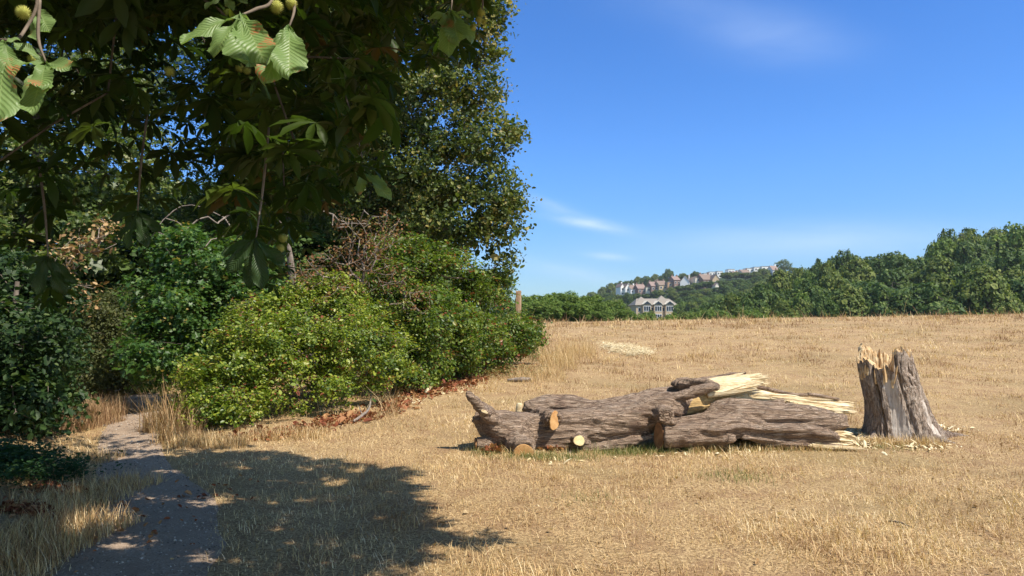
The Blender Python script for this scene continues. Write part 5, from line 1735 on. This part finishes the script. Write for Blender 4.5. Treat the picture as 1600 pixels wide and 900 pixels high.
def shadow_keep(P):
    """the crown's reach over the meadow follows where its shade lies"""
    t = P[:, 2] / TOSUN[2]
    gx = P[:, 0] - TOSUN[0] * t; gy = P[:, 1] - TOSUN[1] * t
    ang = -0.02 + 0.42 * vnoise(np.stack([gx * 1.6, gy * 1.6, gx * 0], -1), 91) + 0.25 * vnoise(np.stack([gx * 4, gy * 4, gx * 0], -1), 92)
    right = np.interp(gy, [-6, 2, 3.8, 4.6, 5.6, 6.4, 7.4, 8.4, 9.3], [0.5, 0.2, -0.5, -0.55, -0.25, -0.75, -0.95, -1.3, -2.6]) + ang
    farlim = np.interp(gx, [-12, -8, -5, -3.5, -2, -1, 0], [8.5, 8.6, 9.0, 9.6, 9.7, 9.3, 8.0]) + ang * 0.7
    return (gx < right) & (gy < farlim)


rng = np.random.default_rng(400)
tb = gnd(-5.6, -0.6)
chest = empty('horse_chestnut_tree', tb, 'horse chestnut whose big dark palmate leaves hang over the upper left of the view', 'tree')
# leaf sprays: visible low screen, and the crown overhead
n1 = 24000
d = rng.uniform(2.8, 8.5, n1); ppx = rng.uniform(-250, 790, n1); ppy = rng.uniform(-120, 500, n1)
P1 = np.array([W(a, b, c) for a, b, c in zip(ppx, ppy, d)])
k1 = chest_keep(P1, rng)
w1 = rng.uniform(0, 1, n1) < (d / 8.5) ** 1.2
P1 = P1[k1 & w1 & (P1[:, 2] > 1.75)]
n2 = 62000
P2 = np.stack([rng.uniform(-11, 5, n2), rng.uniform(-6, 9.5, n2), rng.uniform(3.6, 10.5, n2)], -1)
c0 = np.array([-3.5, 1.8, 6.0])
inside = (((P2 - c0) / np.array([7.6, 7.8, 4.6])) ** 2).sum(1) < 1
P2 = P2[inside & shadow_keep(P2) & chest_keep(P2, rng)]
P1 = P1[shadow_keep(P1) | (rng.uniform(0, 1, len(P1)) < 0.25)]
# stay clear of the sun's line to the few bright sprays
heroes = [W(388, 18, 2.45), W(455, 40, 2.6), W(60, 60, 2.5), W(25, 78, 2.3), W(700, 20, 3.9), W(350, 2, 2.9), W(575, 278, 4.2)]
sunw = [0.26, 0.24, 0.30, 0.24, 0.16, 0.14, 0.08]


def clear_sun(P):
    ok = np.ones(len(P), bool)
    for h_, w_ in zip(heroes, sunw):
        v = P - h_
        t = v @ TOSUN
        dist = np.linalg.norm(v - t[:, None] * TOSUN, axis=1)
        ok &= ~((t > -0.05) & (dist < w_ * 0.9 + 0.15 * (w_ > 0.2)))
    return ok


def clear_view(P):
    """leave the bright sprays in front uncovered: they are the outermost of the crown on this side"""
    ok = np.ones(len(P), bool)
    for h_ in heroes[:5]:
        e = h_ - np.array([0, 0, EYE]); L_ = np.linalg.norm(e); e = e / L_
        v = P - np.array([0, 0, EYE]); t = v @ e
        dist = np.linalg.norm(v - t[:, None] * e, axis=1)
        ok &= ~((t < L_ + 0.05) & (t > 0) & (dist < 0.36))
    return ok


ip = np.where(proj(P1)[1] < 420)[0]
lit = P1[rng.choice(ip, 34, replace=False)]


def sunflecks(P):
    """gaps in the crown that let the sun through to a few sprays"""
    ok = np.ones(len(P), bool)
    for h_ in lit:
        v = P - h_; t = v @ TOSUN
        ok &= ~((t > 0.12) & (np.linalg.norm(v - t[:, None] * TOSUN, axis=1) < 0.24))
    return ok


P1 = P1[sunflecks(P1)]; P2 = P2[sunflecks(P2)]
P1 = P1[clear_sun(P1) & clear_view(P1)]; P2 = P2[clear_sun(P2) & clear_view(P2)]
PC = np.concatenate([P1, P2])
print('chestnut leaves', len(P1), len(P2))
tmpl = [compound(rng, 7, 0.20, 5) for _ in range(4)] + [compound(rng, 5, 0.17, 5) for _ in range(2)]
parts = []
vi = rng.integers(0, len(tmpl), len(PC))
szs = np.concatenate([np.full(len(P1), 1.0), np.full(len(P2), 1.5)])
for q, (T, Fc) in enumerate(tmpl):
    P = PC[vi == q]
    n_ = len(P)
    hz = rng.normal(size=(n_, 3)); hz[:, 2] = rng.normal(-0.55, 0.45, n_)
    hz /= np.linalg.norm(hz, axis=1, keepdims=True)
    nn = unit(rng, n_) * 0.55 + np.array([0, 0, 1.0])
    R = basis(nn, rng, up=hz)
    parts.append(scatter(T, Fc, P, R, rng.uniform(.55, 1.0, n_) * szs[vi == q], rng.uniform(0, 1, n_)))
V, s, l, r = join_np(parts)
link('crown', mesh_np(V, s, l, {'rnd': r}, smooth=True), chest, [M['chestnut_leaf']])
# trunk and limbs
tp = [tb + (0, 0, -.3), tb + (0.05, 0.05, 1.2), tb + (0.25, 0.2, 2.6), tb + (0.8, 0.7, 3.9), tb + (1.6, 1.6, 5.0), tb + (2.6, 2.4, 5.9), tb + (3.6, 3.0, 6.6)]
tr = [0.46, 0.34, 0.29, 0.20, 0.14, 0.10, 0.06]
tpc, trc = catmull(np.array(tp), np.array(tr), 4)
sel = PC[rng.choice(len(PC), 900, replace=False)]
A, B, ra, rb = skeleton(tpc, trc, sel, rng, twig=0.0042, seg=0.25, lam=0.30)
ok = clear_view(B) & clear_view(A) & (chest_keep(B, np.random.default_rng(1)) | (proj(B)[1] < np.interp(proj(B)[0], out_px, out_py, right=-200)))
V, s, l, r = join_np([trunk_np(tp, tr, 20), tubes((A[ok], B[ok], ra[ok], rb[ok]), 6)])
link('trunk', mesh_np(V, s, l, smooth=False), chest, [M['trunk']])

# the few bright sprays that catch the sun, sunlight also put into their colour
m = leaf_mat('sunlit_chestnut_leaf', [(0, (0.055, 0.11, 0.03)), (0.6, (0.09, 0.16, 0.045)), (1, (0.14, 0.20, 0.06))], 0.35, 0.42, 0.5)
M['bright_leaf'] = m


def veined(name, base_c, vein_c, blot_c):
    """leaf with side veins and rusty blotches between them; UV: u across from midrib, v along"""
    m, n = mat(name)
    uv = n.new('ShaderNodeUVMap', uv_map='leaf').outputs[0]
    sp__ = n.new('ShaderNodeSeparateXYZ', {0: uv})
    au = n.math('ABSOLUTE', sp__.outputs[0])
    ph = n.math('SUBTRACT', n.math('MULTIPLY', sp__.outputs[1], 15.0), n.math('MULTIPLY', au, 3.0))
    fr = n.math('FRACT', ph)
    vein = n.math('SUBTRACT', 1.0, n.step(n.math('ABSOLUTE', n.math('SUBTRACT', fr, 0.5)), 0.02, 0.12))
    mid = n.math('SUBTRACT', 1.0, n.step(au, 0.02, 0.08))
    vv = n.math('MAXIMUM', vein, mid)
    g = n.new('ShaderNodeNewGeometry').outputs['Position']
    nz = n.noise(g, 26, 4, 0.6)
    big = n.noise(g, 9, 2, 0.5)
    col = n.mix(n.math('MULTIPLY', vv, 0.35), base_c, vein_c)
    bl = n.math('MULTIPLY', n.math('MULTIPLY', n.step(big, 0.60, 0.68), n.step(nz, 0.40, 0.50)), n.step(n.math('ABSOLUTE', n.math('SUBTRACT', fr, 0.5)), 0.12, 0.26))
    col = n.mix(n.math('MULTIPLY', bl, 0.85), col, blot_c)
    p = n.new('ShaderNodeBsdfPrincipled', {'Base Color': col, 'Roughness': 0.45, 'Specular IOR Level': 0.45})
    b = n.new('ShaderNodeBump', {'Height': n.math('ADD', n.math('COSINE', n.math('MULTIPLY', ph, 6.283)), 0.0), 'Distance': 0.0015, 'Strength': 0.5})
    n.t.links.new(b.outputs[0], p.inputs['Normal'])
    t = n.new('ShaderNodeBsdfTranslucent', {'Color': n.mix(1.0, col, (1.6, 1.7, 0.8), 'MULTIPLY')})
    mx = n.new('ShaderNodeMixShader', {0: 0.32, 1: p.outputs[0], 2: t.outputs[0]})
    n.new('ShaderNodeOutputMaterial', {'Surface': mx.outputs[0]})
    return m


M['veined'] = veined('sunlit_veined_leaf', (0.17, 0.27, 0.09), (0.34, 0.44, 0.18), (0.46, 0.14, 0.07))  # lit copy: leaf green lightened as if in full sun
M['shaded'] = veined('shaded_chestnut_leaf', (0.030, 0.065, 0.015), (0.05, 0.09, 0.025), (0.05, 0.06, 0.02))  # shaded copy of the same leaf, the shade put into its colour


def hero_leaf(org, leaflets, label, seg=22, mt='veined'):
    """a chestnut leaf modelled leaflet by leaflet. leaflets: (dx, dy, dz) tip offsets from org in metres (x right, y away, z up), width ratio, face normal hint"""
    Vs, Ss, Ls, UV = [], [], [], []; off = 0
    for (tip, wr, nh, fold, curl) in leaflets:
        tip = np.array(tip, float); L = np.linalg.norm(tip); yv = tip / L
        nn = np.array(nh, float); nn = nn - yv * np.dot(nn, yv); nn /= np.linalg.norm(nn); xv = np.cross(yv, nn)
        na = 9; q = np.linspace(-1, 1, na); rows = []; uvs = []
        for i in range(seg + 1):
            t = i / seg
            prof = (t ** 0.9) * (1 - t ** 6) * 1.25 + 0.012
            wv = L * wr * 0.5 * prof
            ser = 0.055 * ((i % 2) * 2 - 1)
            e = q * (1 + ser * (np.abs(q) > .99))
            cz = -curl * L * t * t
            ribs = 0.007 * L * np.cos((t * 15 - np.abs(q) * 3) * 6.283) * (1 - np.abs(q)) ** .5
            wav = 0.060 * L * np.sin(t * 11 + q * 2.2 + L * 90) * np.abs(q) ** 1.5
            z_ = np.abs(q) * wv * fold + cz + ribs * 0.4 + wav
            Pq = yv * (L * t) + (e * wv)[:, None] * xv + z_[:, None] * nn
            rows.append(org + Pq); uvs.append(np.stack([q, 0 * q + t], -1))
        V, s, l = grid_mesh(np.array(rows))
        uvf = np.array(uvs).reshape(-1, 2)
        Vs.append(V); Ss.append(s); Ls.append(l + off); UV.append(uvf); off += len(V)
    V, s, l, uvv = np.concatenate(Vs), np.concatenate(Ss), np.concatenate(Ls), np.concatenate(UV)
    me = mesh_np(V, s, l, smooth=True)
    ul = me.uv_layers.new(name='leaf')
    ul.data.foreach_set('uv', uvv[l].astype(np.float32).ravel())
    o = link('leaf', me, chest, [M[mt]]); o['label'] = label
    return o


def offp(org, lst):
    """leaflet tips given as photograph pixels and depth steps"""
    out_ = []
    for (px, py, dd, wr, nh, fold, curl) in lst:
        out_.append((W(px, py, org[1] + dd) - org, wr, nh, fold, curl))
    return out_


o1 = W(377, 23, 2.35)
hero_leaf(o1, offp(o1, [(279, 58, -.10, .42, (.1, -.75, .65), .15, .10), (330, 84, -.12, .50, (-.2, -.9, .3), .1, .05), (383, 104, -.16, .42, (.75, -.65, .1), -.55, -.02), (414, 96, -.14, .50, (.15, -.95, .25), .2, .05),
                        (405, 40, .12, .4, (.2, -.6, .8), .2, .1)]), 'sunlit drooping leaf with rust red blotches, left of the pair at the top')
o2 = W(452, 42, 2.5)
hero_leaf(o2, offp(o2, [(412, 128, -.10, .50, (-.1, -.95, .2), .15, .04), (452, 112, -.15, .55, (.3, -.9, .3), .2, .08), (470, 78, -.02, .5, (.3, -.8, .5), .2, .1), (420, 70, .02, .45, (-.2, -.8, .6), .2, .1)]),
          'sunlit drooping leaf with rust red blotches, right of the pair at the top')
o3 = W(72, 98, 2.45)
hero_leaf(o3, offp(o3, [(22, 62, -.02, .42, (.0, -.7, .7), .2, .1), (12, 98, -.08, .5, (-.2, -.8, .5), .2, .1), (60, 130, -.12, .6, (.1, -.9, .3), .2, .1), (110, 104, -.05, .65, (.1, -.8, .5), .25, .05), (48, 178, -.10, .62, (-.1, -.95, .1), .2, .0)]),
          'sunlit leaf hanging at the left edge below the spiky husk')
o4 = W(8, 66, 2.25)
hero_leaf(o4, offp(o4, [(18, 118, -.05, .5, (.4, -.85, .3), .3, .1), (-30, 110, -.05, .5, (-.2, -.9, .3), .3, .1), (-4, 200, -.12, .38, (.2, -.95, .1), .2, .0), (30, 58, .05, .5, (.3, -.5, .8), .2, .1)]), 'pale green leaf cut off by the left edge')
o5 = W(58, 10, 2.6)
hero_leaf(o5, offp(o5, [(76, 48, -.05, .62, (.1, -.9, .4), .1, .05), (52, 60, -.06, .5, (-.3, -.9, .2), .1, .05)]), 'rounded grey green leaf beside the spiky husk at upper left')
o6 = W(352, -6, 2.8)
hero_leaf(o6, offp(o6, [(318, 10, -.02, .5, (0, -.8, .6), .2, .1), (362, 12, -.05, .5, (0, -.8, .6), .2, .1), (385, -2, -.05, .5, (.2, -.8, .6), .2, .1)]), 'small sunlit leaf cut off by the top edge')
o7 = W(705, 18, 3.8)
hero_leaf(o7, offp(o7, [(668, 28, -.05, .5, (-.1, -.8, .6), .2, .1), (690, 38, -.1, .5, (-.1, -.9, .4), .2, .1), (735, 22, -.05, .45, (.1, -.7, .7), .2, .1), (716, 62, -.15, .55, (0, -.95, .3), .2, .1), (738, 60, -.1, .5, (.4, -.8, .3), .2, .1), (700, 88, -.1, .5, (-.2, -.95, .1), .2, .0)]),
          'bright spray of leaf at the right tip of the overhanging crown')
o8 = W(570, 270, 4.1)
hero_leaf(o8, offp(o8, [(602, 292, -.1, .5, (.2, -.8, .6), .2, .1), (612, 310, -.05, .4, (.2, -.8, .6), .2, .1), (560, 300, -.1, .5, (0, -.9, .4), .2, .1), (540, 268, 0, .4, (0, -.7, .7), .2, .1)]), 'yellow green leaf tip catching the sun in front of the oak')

# big shaded sprays hanging lowest
rngh = np.random.default_rng(77)
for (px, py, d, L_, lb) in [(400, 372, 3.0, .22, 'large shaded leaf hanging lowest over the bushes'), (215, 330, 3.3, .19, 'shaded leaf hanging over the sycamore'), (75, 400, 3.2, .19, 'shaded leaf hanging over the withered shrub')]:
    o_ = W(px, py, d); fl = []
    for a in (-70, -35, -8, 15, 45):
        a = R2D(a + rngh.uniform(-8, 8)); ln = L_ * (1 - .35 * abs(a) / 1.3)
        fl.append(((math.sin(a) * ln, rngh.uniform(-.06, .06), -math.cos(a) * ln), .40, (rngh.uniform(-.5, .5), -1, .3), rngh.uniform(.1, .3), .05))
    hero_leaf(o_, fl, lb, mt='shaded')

# conkers: spiky green husks
def husk(rng):
    k = 150
    i = np.arange(k) + .5
    ph = np.arccos(1 - 2 * i / k); t = math.pi * (1 + 5 ** .5) * i
    D = np.stack([np.cos(t) * np.sin(ph), np.sin(t) * np.sin(ph), np.cos(ph)], -1)
    nu, nv = 9, 14
    uu = np.linspace(0.05, math.pi - .05, nu); vv = np.arange(nv) * 2 * math.pi / nv
    Pg = np.array([[(math.sin(a) * math.cos(b), math.sin(a) * math.sin(b), math.cos(a)) for b in vv] for a in uu]) * 0.80
    V, s, l = grid_mesh(Pg, close_v=True)
    SP = np.array([[-.07, 0, -.07], [.07, 0, -.07], [0, 0, .09], [0, .62, 0]]); SF = [[0, 1, 3], [1, 2, 3], [2, 0, 3]]
    n_ = unit(rng, k); x = np.cross(D, n_); x /= np.linalg.norm(x, axis=1, keepdims=True)
    R = np.stack([x, D, np.cross(x, D)], 1)
    b_ = scatter(SP, SF, D * 0.76, R, np.full(k, 1.0), rng.uniform(0.3, 1, k))
    return join_np([(V, s, l, np.full(len(s), .3)), b_])


hV, hs, hl, hr = husk(rng)
hme = mesh_np(hV, hs, hl, {'rnd': hr}, smooth=True, name='conker_husk'); hme.materials.append(M['conker'])
for (px, py, d, rpx) in [(36, 20, 2.3, 9.5), (432, 11, 2.5, 9), (455, 6, 2.55, 8), (265, 112, 3.0, 7), (752, 20, 3.7, 5.5), (748, 31, 3.7, 5), (740, 43, 3.7, 4.5), (756, 34, 3.75, 4), (442, 372, 3.6, 6), (438, 388, 3.6, 5.5), (375, 106, 3.0, 6), (386, 110, 3.0, 5.5), (50, 92, 2.5, 6)]:
    o = bpy.data.objects.new('conker', hme); COL.objects.link(o); o.parent = chest
    p = W(px, py, d)
    o.location = Vector(p) - Vector(chest.location); o.scale = (rpx * d / F,) * 3
# bright young twigs carrying the sprays
tw = []
for pts in ([(36, -60, 2.4), (58, 0, 2.42), (40, 45, 2.4), (20, 62, 2.3), (-30, 58, 2.3)], [(432, -60, 2.6), (425, 0, 2.5), (400, 14, 2.42), (378, 23, 2.36)], [(455, -50, 2.6), (460, 10, 2.55), (452, 42, 2.5)], [(62, 0, 2.45), (60, 60, 2.45), (72, 98, 2.44)],
            [(700, -60, 3.9), (706, -10, 3.85), (705, 18, 3.8)], [(540, 150, 4.4), (560, 220, 4.2), (570, 270, 4.1)], [(420, 200, 3.2), (410, 300, 3.1), (400, 372, 3.0)], [(230, 180, 3.5), (220, 260, 3.4), (215, 330, 3.3)], [(60, 250, 3.4), (70, 330, 3.3), (75, 400, 3.2)],
            [(750, -40, 3.75), (754, 10, 3.72), (745, 40, 3.7)]):
    P = np.array([W(*q) for q in pts]); tw.append(limb_w(P, [.0055] * (len(P) - 1) + [.003], 6))
for V, s, l, r in tw:
    link('twig', mesh_np(V, s, l, smooth=True), chest, [M['twig']])

# ------------------------------------------------------------------ summer haze: pale air between here and the hill
if HAZE:
    hz = Local().box(-940, 940, -120, 1150, float(Pg[..., 2].min()) - 1.0, float(max(75.0, Pg[..., 2].max() + 20.0)))
    me = bpy.data.meshes.new('haze'); me.from_pydata(hz.V, [], hz.F); me.update()
    m = bpy.data.materials.new('haze'); m.use_nodes = True; n = NT(m.node_tree)
    v = n.new('ShaderNodeVolumePrincipled', {'Color': (0.80, 0.88, 1.0), 'Density': 0.00015, 'Anisotropy': 0.0})
    n.new('ShaderNodeOutputMaterial', {'Volume': v.outputs[0]})
    me.materials.append(m)
    ho = bpy.data.objects.new('haze', me); COL.objects.link(ho); ho['kind'] = 'stuff'
    ho['label'] = 'thin summer haze over the fields and the hill'; ho['category'] = 'haze'

# ------------------------------------------------------------------ labels that tell the many trees apart
SHADE = {'far_a': 'dark green', 'far_b': 'mid green', 'far_c': 'bright green', 'bush': 'bright green', 'bush2': 'dark green', 'sparse': 'thin crowned'}
MARKS = [(-9999, 'behind the chestnut leaves'), (820, 'right of the wooden post'), (860, 'above the trunk knuckle'), (900, 'above the small round saw cut'), (950, 'left of the apartment block'),
         (990, 'at the apartment block'), (1062, 'right beside the apartment block'), (1100, 'above the torn tongue'), (1145, 'above the shorter log'),
         (1190, 'above the pale torn edge'), (1235, 'above the shorter log end'), (1290, 'left of the stump'), (1345, 'straight above the stump'),
         (1395, 'above the stump top right'), (1440, 'just right of the stump'), (1490, 'well right of the stump'), (1540, 'near the right edge'), (1590, 'cut by the right edge')]


def mark(px):
    t = MARKS[0][1]
    for a, b in MARKS:
        if px >= a: t = b
    return t


def rowname(o, d):
    g_ = o.get('group', '')
    if g_ == 'trees of the wood at right':
        return ['tree at the wood edge', 'second row wood tree', 'mid wood tree', 'upper wood tree', 'skyline wood tree'][int(np.searchsorted([104, 118, 138, 168], d))]
    return {'hedge bushes beyond the brow': 'hedge bush beyond the brow', 'scrub along the far edge of the meadow': 'far meadow edge scrub', 'trees on the crest of the town hill': 'crest tree above the terrace',
            'trees below the terraced houses': 'tree under the terrace', 'trees below the white ridge buildings': 'tree under the ridge blocks', 'trees on the middle slope': 'tree on the middle slope',
            'trees beside the apartment block': 'tree level with the flats', 'trees in front of the apartment block': 'tree lower than the flats', 'trees in the belt under the houses': 'belt tree below the houses',
            'trees above the apartment block': 'tree higher than the flats', 'trees inside the wood at left': 'tree deep in the left wood'}.get(g_)


fam = {}
for o, px, py, d, kind in REC:
    rn_ = rowname(o, d)
    if rn_ is None: continue
    fam.setdefault((SHADE[kind] + ' ' + rn_, mark(px)), []).append((px, o))
for (a, b), lst in fam.items():
    lst.sort(key=lambda q: q[0])
    k = len(lst)
    words = {1: [''], 2: ['left of two, ', 'right of two, '], 3: ['left of three, ', 'middle of three, ', 'right of three, ']}.get(k)
    if words is None:
        words = ['leftmost, '] + ['%s from left, ' % w_ for w_ in ('second', 'third', 'fourth', 'fifth', 'sixth', 'seventh', 'eighth')][:k - 2] + ['rightmost, ']
    for wd_, (px, o) in zip(words, lst):
        o['label'] = a + ', ' + wd_ + b
